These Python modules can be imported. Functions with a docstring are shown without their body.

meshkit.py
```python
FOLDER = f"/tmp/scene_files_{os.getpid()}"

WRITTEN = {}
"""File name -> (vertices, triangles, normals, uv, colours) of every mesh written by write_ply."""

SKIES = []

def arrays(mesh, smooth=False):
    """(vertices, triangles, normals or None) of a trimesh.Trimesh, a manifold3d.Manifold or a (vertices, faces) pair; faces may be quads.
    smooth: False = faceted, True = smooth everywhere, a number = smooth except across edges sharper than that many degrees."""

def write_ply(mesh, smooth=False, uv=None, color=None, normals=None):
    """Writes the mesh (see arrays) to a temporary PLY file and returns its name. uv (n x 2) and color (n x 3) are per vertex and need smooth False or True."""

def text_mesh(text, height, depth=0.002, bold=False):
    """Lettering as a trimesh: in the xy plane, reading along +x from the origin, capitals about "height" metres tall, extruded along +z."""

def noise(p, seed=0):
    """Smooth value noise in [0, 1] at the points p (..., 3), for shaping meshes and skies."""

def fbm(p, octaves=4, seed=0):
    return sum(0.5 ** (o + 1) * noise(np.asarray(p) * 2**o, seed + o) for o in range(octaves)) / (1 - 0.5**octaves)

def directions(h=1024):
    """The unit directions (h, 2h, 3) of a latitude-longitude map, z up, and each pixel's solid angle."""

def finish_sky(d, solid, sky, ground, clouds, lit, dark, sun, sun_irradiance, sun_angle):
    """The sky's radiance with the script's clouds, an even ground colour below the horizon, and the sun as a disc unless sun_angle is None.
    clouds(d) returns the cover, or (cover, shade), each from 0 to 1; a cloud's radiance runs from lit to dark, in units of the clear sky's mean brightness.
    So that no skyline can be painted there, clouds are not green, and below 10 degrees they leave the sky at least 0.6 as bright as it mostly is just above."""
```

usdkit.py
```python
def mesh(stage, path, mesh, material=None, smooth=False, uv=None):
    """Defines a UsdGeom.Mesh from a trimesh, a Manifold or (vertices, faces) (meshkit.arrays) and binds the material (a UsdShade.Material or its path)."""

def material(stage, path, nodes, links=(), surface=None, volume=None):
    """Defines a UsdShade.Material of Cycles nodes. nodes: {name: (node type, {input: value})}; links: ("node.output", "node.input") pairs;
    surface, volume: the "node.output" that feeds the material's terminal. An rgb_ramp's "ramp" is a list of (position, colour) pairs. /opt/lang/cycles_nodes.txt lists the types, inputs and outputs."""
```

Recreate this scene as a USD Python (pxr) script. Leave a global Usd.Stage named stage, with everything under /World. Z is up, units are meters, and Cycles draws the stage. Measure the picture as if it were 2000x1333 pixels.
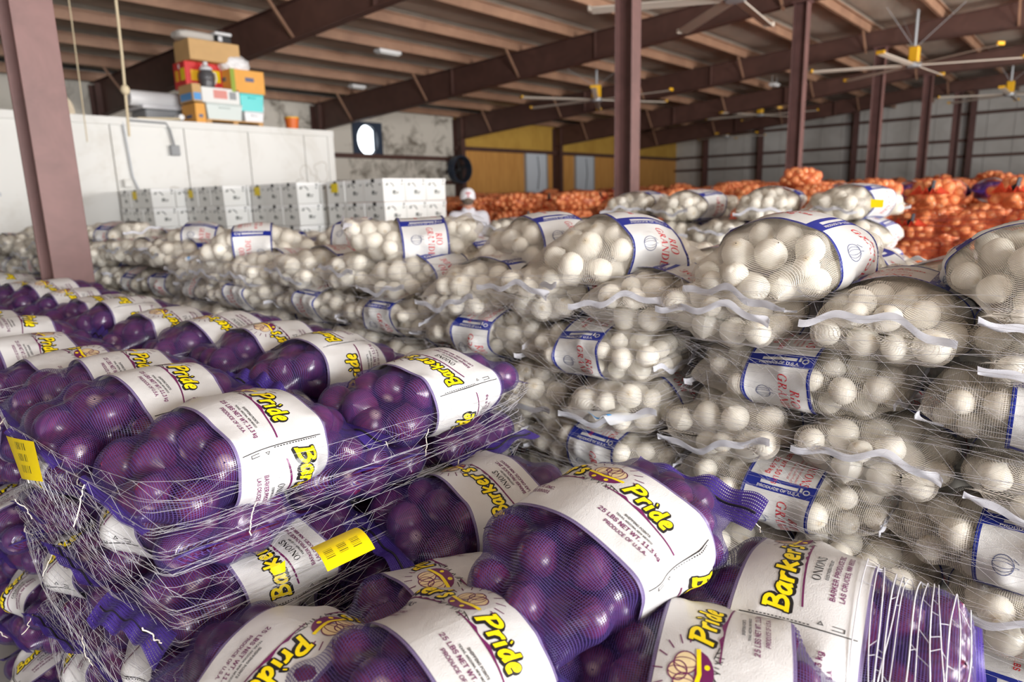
import math, random
import numpy as np, trimesh
import usdkit, meshkit
import manifold3d as m3
from pxr import Gf, Sdf, Usd, UsdGeom, UsdLux, UsdShade, Vt
from shapely.geometry import Polygon, LineString, Point, MultiPolygon, box as sbox
from shapely.ops import unary_union
from shapely import affinity
from scipy.spatial import ConvexHull

stage = Usd.Stage.CreateInMemory()
UsdGeom.SetStageUpAxis(stage, 'Z'); UsdGeom.SetStageMetersPerUnit(stage, 1.0)
UsdGeom.Xform.Define(stage, '/World')
PI = math.pi

# ------------------------------------------------------------------ camera, sky, lights
CAM = (0.0, 0.0, 1.65)
RIGHT = (0.75721, 0.65263, -0.02652); UPV = (-0.11383, 0.17183, 0.97853); FWD = (-0.64317, 0.73794, -0.20440)
cam = UsdGeom.Camera.Define(stage, '/World/camera')
cam.AddTransformOp().Set(Gf.Matrix4d(*RIGHT, 0, *UPV, 0, *[-c for c in FWD], 0, *CAM, 1))
cam.CreateHorizontalApertureAttr(36.0); cam.CreateFocalLengthAttr(24.0)
cam.CreateFStopAttr(2.8); cam.CreateFocusDistanceAttr(1.55)
cam.CreateClippingRangeAttr(Gf.Vec2f(0.05, 500))
cam.CreateExposureAttr(-0.35)

def rect_light(name, loc, target, w, h, power, col):
    l = UsdLux.RectLight.Define(stage, '/World/' + name)
    l.CreateWidthAttr(w); l.CreateHeightAttr(h); l.CreateIntensityAttr(power); l.CreateColorAttr(Gf.Vec3f(*col))
    z = -np.array(np.subtract(target, loc), float); z /= np.linalg.norm(z)
    x = np.cross((0, 0, 1), z); x /= np.linalg.norm(x); y = np.cross(z, x)
    l.AddTransformOp().Set(Gf.Matrix4d(*x, 0, *y, 0, *z, 0, *loc, 1))
# daylight through the open dock doors: one tall pair in the right side wall, one behind the camera, one far along the right wall
rect_light('dock_daylight_right', (9.9, -1.0, 2.5), (0.0, -1.0, 2.5), 6.0, 4.2, 52, (0.98, 0.985, 1.0))
rect_light('dock_daylight_behind', (-1.0, -7.9, 2.4), (-1.0, 0.0, 2.4), 6.0, 3.6, 2.5, (0.97, 0.985, 1.0))
rect_light('dock_daylight_far', (9.9, 15.0, 2.3), (0.0, 15.0, 2.3), 9.0, 3.8, 34, (1.0, 0.97, 0.93))

# ------------------------------------------------------------------ small helpers
USED = {}
def numbered(name, parent='/World'):
    k = parent + '/' + name; n = USED.get(k, 0); USED[k] = n + 1
    return k if n == 0 else f'{k}_{n:03d}'
def tag(p, label=None, cat=None, group=None, kind=None):
    for k, v in (('label', label), ('category', cat), ('group', group), ('kind', kind)):
        if v: p.SetCustomDataByKey(k, v)
    return p
def thing(name, label=None, cat=None, group=None, loc=(0, 0, 0), rz=0.0, kind=None):
    x = UsdGeom.Xform.Define(stage, numbered(name))
    if any(loc) or rz:
        x.AddTranslateOp().Set(Gf.Vec3d(*map(float, loc))); x.AddRotateZOp().Set(float(rz))
    return tag(x.GetPrim(), label, cat, group, kind)
def part(name, mesh, mat, parent='/World', smooth=False, uv=None, label=None, kind=None):
    pp = parent if isinstance(parent, str) else str(parent.GetPath())
    m = usdkit.mesh(stage, numbered(name, pp), mesh, mat, smooth, uv)
    return tag(m.GetPrim(), label, kind=kind)
def cat(ms):
    ms = [m for m in ms if m is not None]
    vs, fs, n = [], [], 0
    for m in ms:
        v, f = (m.vertices, m.faces) if hasattr(m, 'vertices') else m
        vs.append(np.asarray(v)); fs.append(np.asarray(f) + n); n += len(v)
    return np.vstack(vs), np.vstack(fs)
BF = np.array([[0,2,1],[0,3,2],[4,5,6],[4,6,7],[0,1,5],[0,5,4],[1,2,6],[1,6,5],[2,3,7],[2,7,6],[3,0,4],[3,4,7]])
def bx(x0, x1, y0, y1, z0, z1):
    return np.array([[x0,y0,z0],[x1,y0,z0],[x1,y1,z0],[x0,y1,z0],[x0,y0,z1],[x1,y0,z1],[x1,y1,z1],[x0,y1,z1]], float), BF.copy()
def rbox(w, d, h, r=0.01, c=(0, 0, 0)):
    """box with chamfered edges"""
    pts = []
    for sx in (-1, 1):
        for sy in (-1, 1):
            for sz in (-1, 1):
                for k in range(3):
                    p = np.array([sx*(w/2-r), sy*(d/2-r), sz*(h/2-r)]); p[k] += (sx, sy, sz)[k]*r; pts.append(p)
    m = trimesh.convex.convex_hull(np.array(pts)); return np.array(m.vertices) + np.array(c), np.array(m.faces)
def xf(m, M):
    v, f = (m.vertices, m.faces) if hasattr(m, 'vertices') else m
    return np.asarray(v) @ M[:3, :3].T + M[:3, 3], f
def T(x=0, y=0, z=0, rz=0, ry=0, rx=0, s=1.0):
    """translate * Rz * Ry * Rx * scale (degrees)"""
    a, b, c = np.radians([rz, ry, rx])
    Rz = np.array([[math.cos(a), -math.sin(a), 0], [math.sin(a), math.cos(a), 0], [0, 0, 1]])
    Ry = np.array([[math.cos(b), 0, math.sin(b)], [0, 1, 0], [-math.sin(b), 0, math.cos(b)]])
    Rx = np.array([[1, 0, 0], [0, math.cos(c), -math.sin(c)], [0, math.sin(c), math.cos(c)]])
    M = np.eye(4); M[:3, :3] = Rz @ Ry @ Rx * s; M[:3, 3] = (x, y, z); return M
def beam(a, b, w, h, up=(0, 0, 1)):
    a, b = np.array(a, float), np.array(b, float); t = b - a; L = np.linalg.norm(t); t /= L
    s = np.cross(t, up); s /= np.linalg.norm(s); u = np.cross(s, t)
    v, f = bx(0, L, -w/2, w/2, -h/2, h/2); return a + v[:, :1]*t + v[:, 1:2]*s + v[:, 2:]*u, f
def tube(pts, r, n=5, close=False, flat=1.0):
    p = np.asarray(pts, float); N = len(p)
    t = np.roll(p, -1, 0) - np.roll(p, 1, 0) if close else np.gradient(p, axis=0)
    t /= np.maximum(np.linalg.norm(t, axis=1, keepdims=True), 1e-9)
    ref = np.where(np.abs(t[:, 2:3]) > 0.9, [[1.0, 0, 0]], [[0, 0, 1.0]])
    s = np.cross(t, ref); s /= np.linalg.norm(s, axis=1, keepdims=True); u = np.cross(s, t)
    r = np.broadcast_to(np.asarray(r, float), (N,))
    a = np.arange(n)/n*2*PI
    v = p[:, None] + r[:, None, None]*(np.cos(a)[None, :, None]*s[:, None]*flat + np.sin(a)[None, :, None]*u[:, None])
    i = np.arange(N if close else N-1)[:, None]; j = np.arange(n)[None]
    A, B = i*n+j, i*n+(j+1) % n; C, D = ((i+1) % N)*n+(j+1) % n, ((i+1) % N)*n+j
    f = np.stack([np.stack([A, B, C], -1), np.stack([A, C, D], -1)], 2).reshape(-1, 3)
    v = v.reshape(-1, 3)
    if not close:
        c0, c1 = len(v), len(v)+1; v = np.vstack([v, p[:1], p[-1:]])
        k = np.arange(n); f = np.vstack([f, np.stack([np.full(n, c0), (k+1) % n, k], 1), np.stack([np.full(n, c1), (N-1)*n+k, (N-1)*n+(k+1) % n], 1)])
    return v, f
def lathe(prof, n=20, c=(0, 0, 0)):
    prof = np.asarray(prof, float); a = np.arange(n)/n*2*PI
    v = np.stack([prof[:, None, 0]*np.cos(a), prof[:, None, 0]*np.sin(a), np.broadcast_to(prof[:, None, 1], (len(prof), n))], -1).reshape(-1, 3)
    i = np.arange(len(prof)-1)[:, None]*n; j = np.arange(n)[None]; k = (j+1) % n
    f = np.stack([np.stack([i+j, i+k, i+n+k], -1), np.stack([i+j, i+n+k, i+n+j], -1)], 2).reshape(-1, 3)
    return v + np.array(c), f
def grid_faces(ni, nj):
    i = np.arange(ni-1)[:, None]; j = np.arange(nj-1)[None]
    A = i*nj+j; B = A+1; C = A+nj+1; D = A+nj
    return np.stack([np.stack([A, B, C], -1), np.stack([A, C, D], -1)], 2).reshape(-1, 3)

# ------------------------------------------------------------------ materials
LK = '/World/Looks'
UsdGeom.Scope.Define(stage, LK)
def lin(r, g, b):
    f = lambda c: (c/255/12.92 if c/255 <= 0.04045 else ((c/255+0.055)/1.055)**2.4)
    return (f(r), f(g), f(b))
def plain(name, c, rough=0.6, metal=0.0, var=0.0, scale=6.0, spec=0.5, bump=0.0, coat=0.0, trans=0.0):
    n = {'p': ('principled_bsdf', dict(base_color=c, roughness=rough, metallic=metal, specular_ior_level=spec, coat_weight=coat))}
    l = []
    if var or bump:
        n['t'] = ('texture_coordinate', {}); n['n'] = ('noise_texture', dict(scale=scale, detail=6.0, roughness=0.65)); l += [('t.object', 'n.vector')]
    if var:
        n['r'] = ('rgb_ramp', {'ramp': [(0.25, tuple(x*(1-var) for x in c)), (0.75, tuple(min(1, x*(1+var)) for x in c))]})
        l += [('n.fac', 'r.fac'), ('r.color', 'p.base_color')]
    if bump:
        n['b'] = ('bump', dict(strength=bump, distance=0.02)); l += [('n.fac', 'b.height'), ('b.normal', 'p.normal')]
    s = 'p.BSDF'
    if trans:
        n['tl'] = ('translucent_bsdf', dict(color=c)); n['mx'] = ('mix_closure', dict(fac=trans)); l += [('p.BSDF', 'mx.closure1'), ('tl.BSDF', 'mx.closure2')]; s = 'mx.closure'
    return usdkit.material(stage, f'{LK}/{name}', n, l, s)
def dirty(name, c, dirt, scale=1.2, lo=0.45, hi=0.75, rough=0.6, stretch=(1, 1, 1), bump=0.0):
    n = {'t': ('texture_coordinate', {}), 'm': ('mapping', dict(scale=stretch)), 'n': ('noise_texture', dict(scale=scale, detail=8.0, roughness=0.7, distortion=0.6)),
         'r': ('rgb_ramp', {'ramp': [(lo, c), (hi, dirt)]}), 'p': ('principled_bsdf', dict(roughness=rough))}
    l = [('t.object', 'm.vector'), ('m.vector', 'n.vector'), ('n.fac', 'r.fac'), ('r.color', 'p.base_color')]
    if bump:
        n['b'] = ('bump', dict(strength=bump, distance=0.02)); l += [('n.fac', 'b.height'), ('b.normal', 'p.normal')]
    return usdkit.material(stage, f'{LK}/{name}', n, l, 'p.BSDF')
def net(name, c, pitch_u, pitch_v, wu, wv, rough=0.35, trans=0.35, spec=0.6, edge=0.55):
    """open-knit plastic net: threads along u and v, holes between"""
    n = {'a': ('attribute', {'attribute': 'st'}), 'x': ('separate_xyz', {})}
    l = [('a.vector', 'x.vector')]
    for k, pitch, w in (('x', pitch_u, wu), ('y', pitch_v, wv)):
        n['d'+k] = ('math', dict(math_type='multiply', value2=1.0/pitch)); n['f'+k] = ('math', dict(math_type='fraction'))
        n['s'+k] = ('math', dict(math_type='subtract', value2=0.5)); n['b'+k] = ('math', dict(math_type='absolute'))
        n['g'+k] = ('math', dict(math_type='greater_than', value2=0.5-w/2))
        l += [(f'x.{k}', f'd{k}.value1'), (f'd{k}.value', f'f{k}.value1'), (f'f{k}.value', f's{k}.value1'), (f's{k}.value', f'b{k}.value1'), (f'b{k}.value', f'g{k}.value1')]
    n['mx'] = ('math', dict(math_type='maximum')); l += [('gx.value', 'mx.value1'), ('gy.value', 'mx.value2')]
    n['lw'] = ('layer_weight', dict(blend=0.35)); n['lp'] = ('math', dict(math_type='power', value2=2.0)); n['lm'] = ('math', dict(math_type='multiply', value2=edge))
    n['ad'] = ('math', dict(math_type='add', use_clamp=True))
    l += [('lw.facing', 'lp.value1'), ('lp.value', 'lm.value1'), ('mx.value', 'ad.value1'), ('lm.value', 'ad.value2')]
    n['p'] = ('principled_bsdf', dict(base_color=c, roughness=rough, specular_ior_level=spec)); n['tl'] = ('translucent_bsdf', dict(color=c))
    n['m1'] = ('mix_closure', dict(fac=trans)); n['tr'] = ('transparent_bsdf', {}); n['m2'] = ('mix_closure', {})
    l += [('p.BSDF', 'm1.closure1'), ('tl.BSDF', 'm1.closure2'), ('ad.value', 'm2.fac'), ('tr.BSDF', 'm2.closure1'), ('m1.closure', 'm2.closure2')]
    return usdkit.material(stage, f'{LK}/{name}', n, l, 'm2.closure')
def onion_mat(name, ramp, rough, streak=(26, 1.6, 1), coat=0.3, root=(0.5, 0.4, 0.3)):
    """papery skin: streaks running from neck to root (u round, v along), each onion its own shade"""
    n = {'a': ('attribute', {'attribute': 'st'}), 'm': ('mapping', dict(scale=streak)), 'n': ('noise_texture', dict(scale=1.0, detail=5.0, roughness=0.6, distortion=0.25)),
         'g': ('geometry', {}), 'n2': ('noise_texture', dict(scale=9.0, detail=2.0)), 'tc': ('texture_coordinate', {}),
         'mm': ('math', dict(math_type='multiply_add', value2=0.65, value3=0.0)), 'm3': ('math', dict(math_type='multiply_add', value2=0.35)),
         'r': ('rgb_ramp', {'ramp': ramp}), 'b': ('bump', dict(strength=0.15, distance=0.004)),
         'sx': ('separate_xyz', {}), 'mr': ('map_range', dict(from_min=0.03, from_max=0.13, to_min=0.85, to_max=0.0, clamp=True)), 'mc': ('mix_color', dict(b=root)),
         'p': ('principled_bsdf', dict(roughness=rough, coat_weight=coat, coat_roughness=0.22))}
    l = [('a.vector', 'm.vector'), ('m.vector', 'n.vector'), ('tc.object', 'n2.vector'), ('n.fac', 'mm.value1'), ('n2.fac', 'm3.value1'), ('mm.value', 'm3.value3'),
         ('m3.value', 'r.fac'), ('r.color', 'mc.a'), ('a.vector', 'sx.vector'), ('sx.y', 'mr.value'), ('mr.result', 'mc.fac'), ('mc.result', 'p.base_color'), ('n.fac', 'b.height'), ('b.normal', 'p.normal')]
    return usdkit.material(stage, f'{LK}/{name}', n, l, 'p.BSDF')
def film(name, c, op, rough=0.2):
    n = {'tr': ('transparent_bsdf', {}), 'p': ('principled_bsdf', dict(base_color=c, roughness=rough)), 'm': ('mix_closure', dict(fac=op))}
    return usdkit.material(stage, f'{LK}/{name}', n, [('tr.BSDF', 'm.closure1'), ('p.BSDF', 'm.closure2')], 'm.closure')
def label_mat(name, c, rough=0.32, trans=0.15):
    """woven plastic label: fine weave relief that glints, slight translucency"""
    n = {'a': ('attribute', {'attribute': 'st'}), 'm': ('mapping', dict(scale=(420, 420, 1))), 'v': ('noise_texture', dict(scale=1.0, detail=1.0)),
         'tc': ('texture_coordinate', {}), 'n2': ('noise_texture', dict(scale=16.0, detail=3.0, roughness=0.55, distortion=0.8)), 'ad': ('math', dict(math_type='multiply_add', value2=2.5)),
         'b': ('bump', dict(strength=0.35, distance=0.0016)), 'p': ('principled_bsdf', dict(base_color=c, roughness=rough, specular_ior_level=0.5)),
         'tl': ('translucent_bsdf', dict(color=c)), 'x': ('mix_closure', dict(fac=trans))}
    l = [('a.vector', 'm.vector'), ('m.vector', 'v.vector'), ('tc.object', 'n2.vector'), ('n2.fac', 'ad.value1'), ('v.fac', 'ad.value3'), ('ad.value', 'b.height'), ('b.normal', 'p.normal'),
         ('p.BSDF', 'x.closure1'), ('tl.BSDF', 'x.closure2')]
    return usdkit.material(stage, f'{LK}/{name}', n, l, 'x.closure')
def emit(name, c, s):
    return usdkit.material(stage, f'{LK}/{name}', {'e': ('emission', dict(color=c, strength=s))}, [], 'e.emission')

M = {}
M['purple_net'] = net('purple_net', (0.085, 0.052, 0.215), 0.0048, 0.0046, 0.24, 0.21, rough=0.25, trans=0.2, spec=1.0, edge=0.4)
M['purple_hem'] = net('purple_hem', (0.10, 0.055, 0.40), 0.0042, 0.0042, 0.66, 0.5, rough=0.35, trans=0.45)
M['purple_edge'] = net('purple_edge', (0.22, 0.17, 0.33), 0.004, 0.004, 0.8, 0.5, trans=0.2, edge=0.2)
M['white_net'] = net('white_net', (0.70, 0.64, 0.56), 0.0056, 0.0056, 0.23, 0.21, rough=0.4, trans=0.3, edge=0.45)
M['white_hem'] = net('white_hem', (0.70, 0.70, 0.74), 0.003, 0.003, 0.7, 0.6, rough=0.4, trans=0.3)
M['orange_net'] = film('orange_net', (0.85, 0.15, 0.06), 0.30, 0.4)
M['purple_net_far'] = film('purple_net_far', (0.085, 0.04, 0.25), 0.42, 0.35)
M['white_net_far'] = film('white_net_far', (0.70, 0.64, 0.56), 0.42, 0.5)
M['orange_hem'] = net('orange_hem', (0.75, 0.07, 0.03), 0.005, 0.005, 0.8, 0.6, trans=0.4)
M['red_onion'] = onion_mat('red_onion', [(0.2, lin(34, 8, 22)), (0.45, lin(80, 18, 50)), (0.62, lin(118, 36, 76)), (0.82, lin(172, 100, 130))], 0.34, coat=0.35, root=lin(206, 176, 168))
M['white_onion'] = onion_mat('white_onion', [(0.2, lin(204, 197, 176)), (0.45, lin(234, 230, 217)), (0.8, lin(248, 246, 240))], 0.42, coat=0.2, root=lin(196, 176, 136))
M['yellow_onion'] = onion_mat('yellow_onion', [(0.2, lin(200, 112, 56)), (0.5, lin(240, 172, 108)), (0.8, lin(250, 214, 164))], 0.36)
M['label_white'] = label_mat('label_white', (0.70, 0.685, 0.67))
M['label_film'] = label_mat('label_film', (0.78, 0.77, 0.75), 0.28, 0.25)
M['ink_yellow'] = plain('ink_yellow', lin(246, 218, 10), 0.35)
M['ink_black'] = plain('ink_black', (0.012, 0.011, 0.012), 0.35)
M['ink_purple'] = plain('ink_purple', lin(104, 26, 82), 0.4)
M['ink_cream'] = plain('ink_cream', lin(226, 204, 158), 0.4)
M['ink_blue'] = plain('ink_blue', lin(22, 38, 128), 0.3)
M['ink_red'] = plain('ink_red', lin(196, 40, 52), 0.4)
M['ink_grey'] = plain('ink_grey', lin(92, 98, 128), 0.4)
M['ink_sky'] = plain('ink_sky', lin(70, 150, 214), 0.4)
M['twine'] = plain('twine', lin(214, 204, 190), 0.8)
M['cord_black'] = plain('cord_black', (0.015, 0.013, 0.02), 0.5)
M['poly_clear'] = film('poly_clear', (0.85, 0.88, 0.92), 0.5, 0.15)
M['strand'] = plain('strand', (0.46, 0.445, 0.47), 0.3, spec=0.8)
M['strand_fine'] = M['strand']
M['tag_yellow'] = plain('tag_yellow', lin(250, 222, 0), 0.45, var=0.06, scale=30, trans=0.15)
M['steel_brown'] = dirty('steel_brown', lin(112, 80, 76), lin(86, 61, 57), 3.0, 0.35, 0.8, 0.5)
M['steel_dark'] = dirty('steel_dark', lin(96, 66, 58), lin(70, 48, 42), 2.5, 0.35, 0.8, 0.5)
M['purlin'] = dirty('purlin', lin(172, 134, 108), lin(132, 98, 80), 1.6, 0.3, 0.8, 0.5)
M['blanket'] = dirty('blanket', lin(214, 204, 190), lin(160, 148, 134), 0.9, 0.35, 0.8, 0.55, (1, 0.4, 1), 0.25)
M['concrete'] = plain('concrete', (0.30, 0.29, 0.28), 0.7, var=0.15, scale=2.0, bump=0.1)
M['wall_white'] = dirty('wall_white', lin(206, 204, 200), lin(170, 166, 160), 0.5, 0.4, 0.8, 0.45)
M['wall_dirty'] = dirty('wall_dirty', lin(214, 208, 196), lin(120, 112, 100), 1.3, 0.5, 0.66, 0.7, (1, 1, 1), 0.2)
M['wall_yellow'] = dirty('wall_yellow', lin(206, 164, 74), lin(176, 132, 52), 0.8, 0.4, 0.8, 0.7)
M['plywood'] = dirty('plywood', lin(226, 168, 92), lin(190, 130, 62), 1.5, 0.3, 0.8, 0.6, (1, 6, 0.6))
M['cold_white'] = dirty('cold_white', lin(222, 221, 216), lin(196, 191, 180), 0.9, 0.5, 0.8, 0.35)
M['cold_grey'] = dirty('cold_grey', lin(176, 184, 172), lin(150, 156, 146), 1.2, 0.4, 0.8, 0.5)
M['scuff'] = plain('scuff', lin(192, 186, 176), 0.7, var=0.25, scale=9)
M['white_paint'] = plain('white_paint', lin(232, 232, 232), 0.4)
M['door_white'] = plain('door_white', lin(214, 222, 230), 0.4)
M['grey_paint'] = plain('grey_paint', lin(150, 152, 154), 0.5)
M['galv'] = plain('galv', lin(176, 180, 184), 0.45, 0.3)
M['dark'] = plain('dark', (0.02, 0.02, 0.022), 0.5)
M['dark_blue'] = plain('dark_blue', lin(44, 58, 78), 0.5)
M['fan_white'] = plain('fan_white', lin(214, 204, 190), 0.4)
M['fan_yellow'] = plain('fan_yellow', lin(232, 176, 28), 0.45)
M['carton'] = plain('carton', lin(236, 236, 232), 0.55, var=0.03, scale=4)
M['carton_lid'] = plain('carton_lid', lin(244, 244, 242), 0.55)
M['carton_ink'] = plain('carton_ink', lin(66, 72, 68), 0.6)
M['kraft'] = plain('kraft', lin(206, 166, 112), 0.7, var=0.06)
M['kraft_orange'] = plain('kraft_orange', lin(236, 170, 80), 0.65, var=0.05)
M['box_red'] = plain('box_red', lin(206, 44, 44), 0.5)
M['turquoise'] = plain('turquoise', lin(70, 206, 204), 0.35)
M['tote_grey'] = plain('tote_grey', lin(200, 210, 206), 0.35)
M['tote_frost'] = plain('tote_frost', lin(222, 222, 224), 0.3)
M['pallet_wood'] = plain('pallet_wood', lin(206, 160, 104), 0.75, var=0.15, scale=8)
M['bag_plastic'] = plain('bag_plastic', lin(236, 234, 234), 0.3)
M['rope'] = plain('rope', lin(206, 190, 158), 0.8)
M['lamp'] = plain('lamp', (0.88, 0.87, 0.84), 0.35, trans=0.3)
M['daylight'] = emit('daylight', (0.9, 0.96, 1.0), 5.0)
M['glass'] = usdkit.material(stage, LK + '/glass', {'tr': ('transparent_bsdf', {}), 'g': ('glossy_bsdf', dict(roughness=0.05)), 'f': ('fresnel', dict(IOR=1.45)), 'm': ('mix_closure', {})},
                             [('f.fac', 'm.fac'), ('tr.BSDF', 'm.closure1'), ('g.BSDF', 'm.closure2')], 'm.closure')
M['shirt'] = plain('shirt', lin(236, 236, 244), 0.8, var=0.03, scale=20, bump=0.1)
M['skin'] = plain('skin', lin(206, 148, 124), 0.5)
M['trousers'] = plain('trousers', lin(60, 66, 84), 0.8)
M['hair'] = plain('hair', lin(110, 96, 84), 0.7)
M['cap_white'] = plain('cap_white', lin(240, 240, 244), 0.7)

# ------------------------------------------------------------------ the setting
XW, YE, XR, YF = -19.0, 36.4, 10.0, -8.0          # eave wall, end wall, right wall, wall behind the camera
RID = 4.0
def roof(x):
    return 4.85 + 0.055*(min(x, RID)+18.5) - (0.055*(x-RID) if x > RID else 0)
fl = part('floor', bx(XW-.3, XR+.3, YF-.3, YE+.3, -0.2, 0.0), M['concrete'], kind='structure')
ce = part('ceiling', cat([(np.array([[x0, YF-.3, z0+.12], [x1, YF-.3, z1+.12], [x1, YE+.3, z1+.12], [x0, YE+.3, z0+.12], [x0, YF-.3, z0+.22], [x1, YF-.3, z1+.22], [x1, YE+.3, z1+.22], [x0, YE+.3, z0+.22]]), BF)
                           for x0, x1, z0, z1 in ((XW-.3, RID, roof(XW-.3), roof(RID)), (RID, XR+.3, roof(RID), roof(XR+.3)))]), M['galv'], kind='structure')
px = [XW+0.35+1.52*k for k in range(20) if XW+0.35+1.52*k < XR]
for k, x in enumerate(px):                           # zed purlins along the hall, blanket of insulation sagging between them
    z = roof(x)
    prof = Polygon([(-.07, -.2), (-.07, -.175), (-.063, -.19), (-.004, -.19), (-.004, 0), (.07, 0), (.07, -.03), (.062, -.01), (.004, -.01), (.004, -.2)])
    ex = trimesh.creation.extrude_polygon(prof.buffer(0), YE-YF)
    v = np.array(ex.vertices); v = np.stack([x+v[:, 0], YF+v[:, 2], z+v[:, 1]], 1)
    part('purlin', (v, np.array(ex.faces)[:, ::-1]), M['purlin'], ce)
    if k+1 < len(px):
        x2 = px[k+1]; ys = np.linspace(YF, YE, 24); ss = np.linspace(0, 1, 7)
        g = np.array([[x+(x2-x)*s, y, roof(x+(x2-x)*s)+.10-.10*4*s*(1-s)*(0.75+0.25*math.sin(y*1.9+k))] for y in ys for s in ss])
        part('insulation_blanket', (g, grid_faces(len(ys), len(ss))), M['blanket'], ce, smooth=True)

def wall_panels(parent, name, y0, y1, n, f, mat):
    for k in range(n):
        a, b = y0+(y1-y0)*k/n, y0+(y1-y0)*(k+1)/n
        part(name, f(a+.006, b-.006), mat, parent)
# eave wall on the left: dirty insulation as far as the third column, then plywood and yellow sheet
WIN = (14.2, 15.3, 3.15, 4.2)
wl = part('wall_left', cat([bx(XW-.25, XW-.08, YF, WIN[0], 0, 5.0), bx(XW-.25, XW-.08, WIN[1], YE, 0, 5.0), bx(XW-.25, XW-.08, WIN[0], WIN[1], 0, WIN[2]), bx(XW-.25, XW-.08, WIN[0], WIN[1], WIN[3], 5.0)]), M['wall_dirty'], kind='structure')
for a, b in ((YF, -2), (-2, 4), (4, 9), (9, 14.2)):
    part('insulation_panel', bx(XW-.08, XW, a+.01, b-.01, 0, 4.84), M['wall_dirty'], wl)
part('insulation_panel', bx(XW-.08, XW, WIN[0], WIN[1], 0, WIN[2]), M['wall_dirty'], wl)
part('insulation_panel', bx(XW-.08, XW, WIN[0], WIN[1], WIN[3], 4.84), M['wall_dirty'], wl)
part('insulation_panel', bx(XW-.08, XW, WIN[1], 18.8, 0, 4.84), M['wall_dirty'], wl)
y = 18.85
while y < YE-.3:
    part('plywood_sheet', bx(XW-.08, XW, y, min(y+1.21, YE), 0, 3.5), M['plywood'], wl)
    part('yellow_sheet', bx(XW-.08, XW+.01, y, min(y+1.21, YE), 3.62, 4.84), M['wall_yellow'], wl); y += 1.22
for a, b, z in ((YF, 18.75, 3.15), (YF, 18.75, 2.3), (18.75, YE, 3.56), (YF, YE, 4.76)):
    part('girt', bx(XW, XW+.2, a, b, z-.07, z+.07), M['steel_dark'], wl)
# window high in the dirty wall: square frame with a round bright opening
w1 = thing('window_1', kind='structure')
ring = sbox(WIN[0]-.05, WIN[2]-.05, WIN[1]+.05, WIN[3]+.05).difference(affinity.scale(Point((WIN[0]+WIN[1])/2, (WIN[2]+WIN[3])/2).buffer(0.5, 24), 0.86, 0.98))
ex = trimesh.creation.extrude_polygon(ring, 0.16); v = np.array(ex.vertices)
part('window_frame', (np.stack([XW-.1+v[:, 2], v[:, 0], v[:, 1]], 1), np.array(ex.faces)), M['dark_blue'], w1)
part('glass_pane', bx(XW-.06, XW-.05, WIN[0], WIN[1], WIN[2], WIN[3]), M['glass'], w1)
part('daylight_outside', bx(XW-.30, XW-.28, WIN[0]-.2, WIN[1]+.2, WIN[2]-.2, WIN[3]+.2), M['daylight'], w1)
part('glazing_bar', bx(XW-.02, XW+.04, (WIN[0]+WIN[1])/2+.27, (WIN[0]+WIN[1])/2+.33, WIN[2], WIN[3]), M['dark_blue'], w1)
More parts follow.
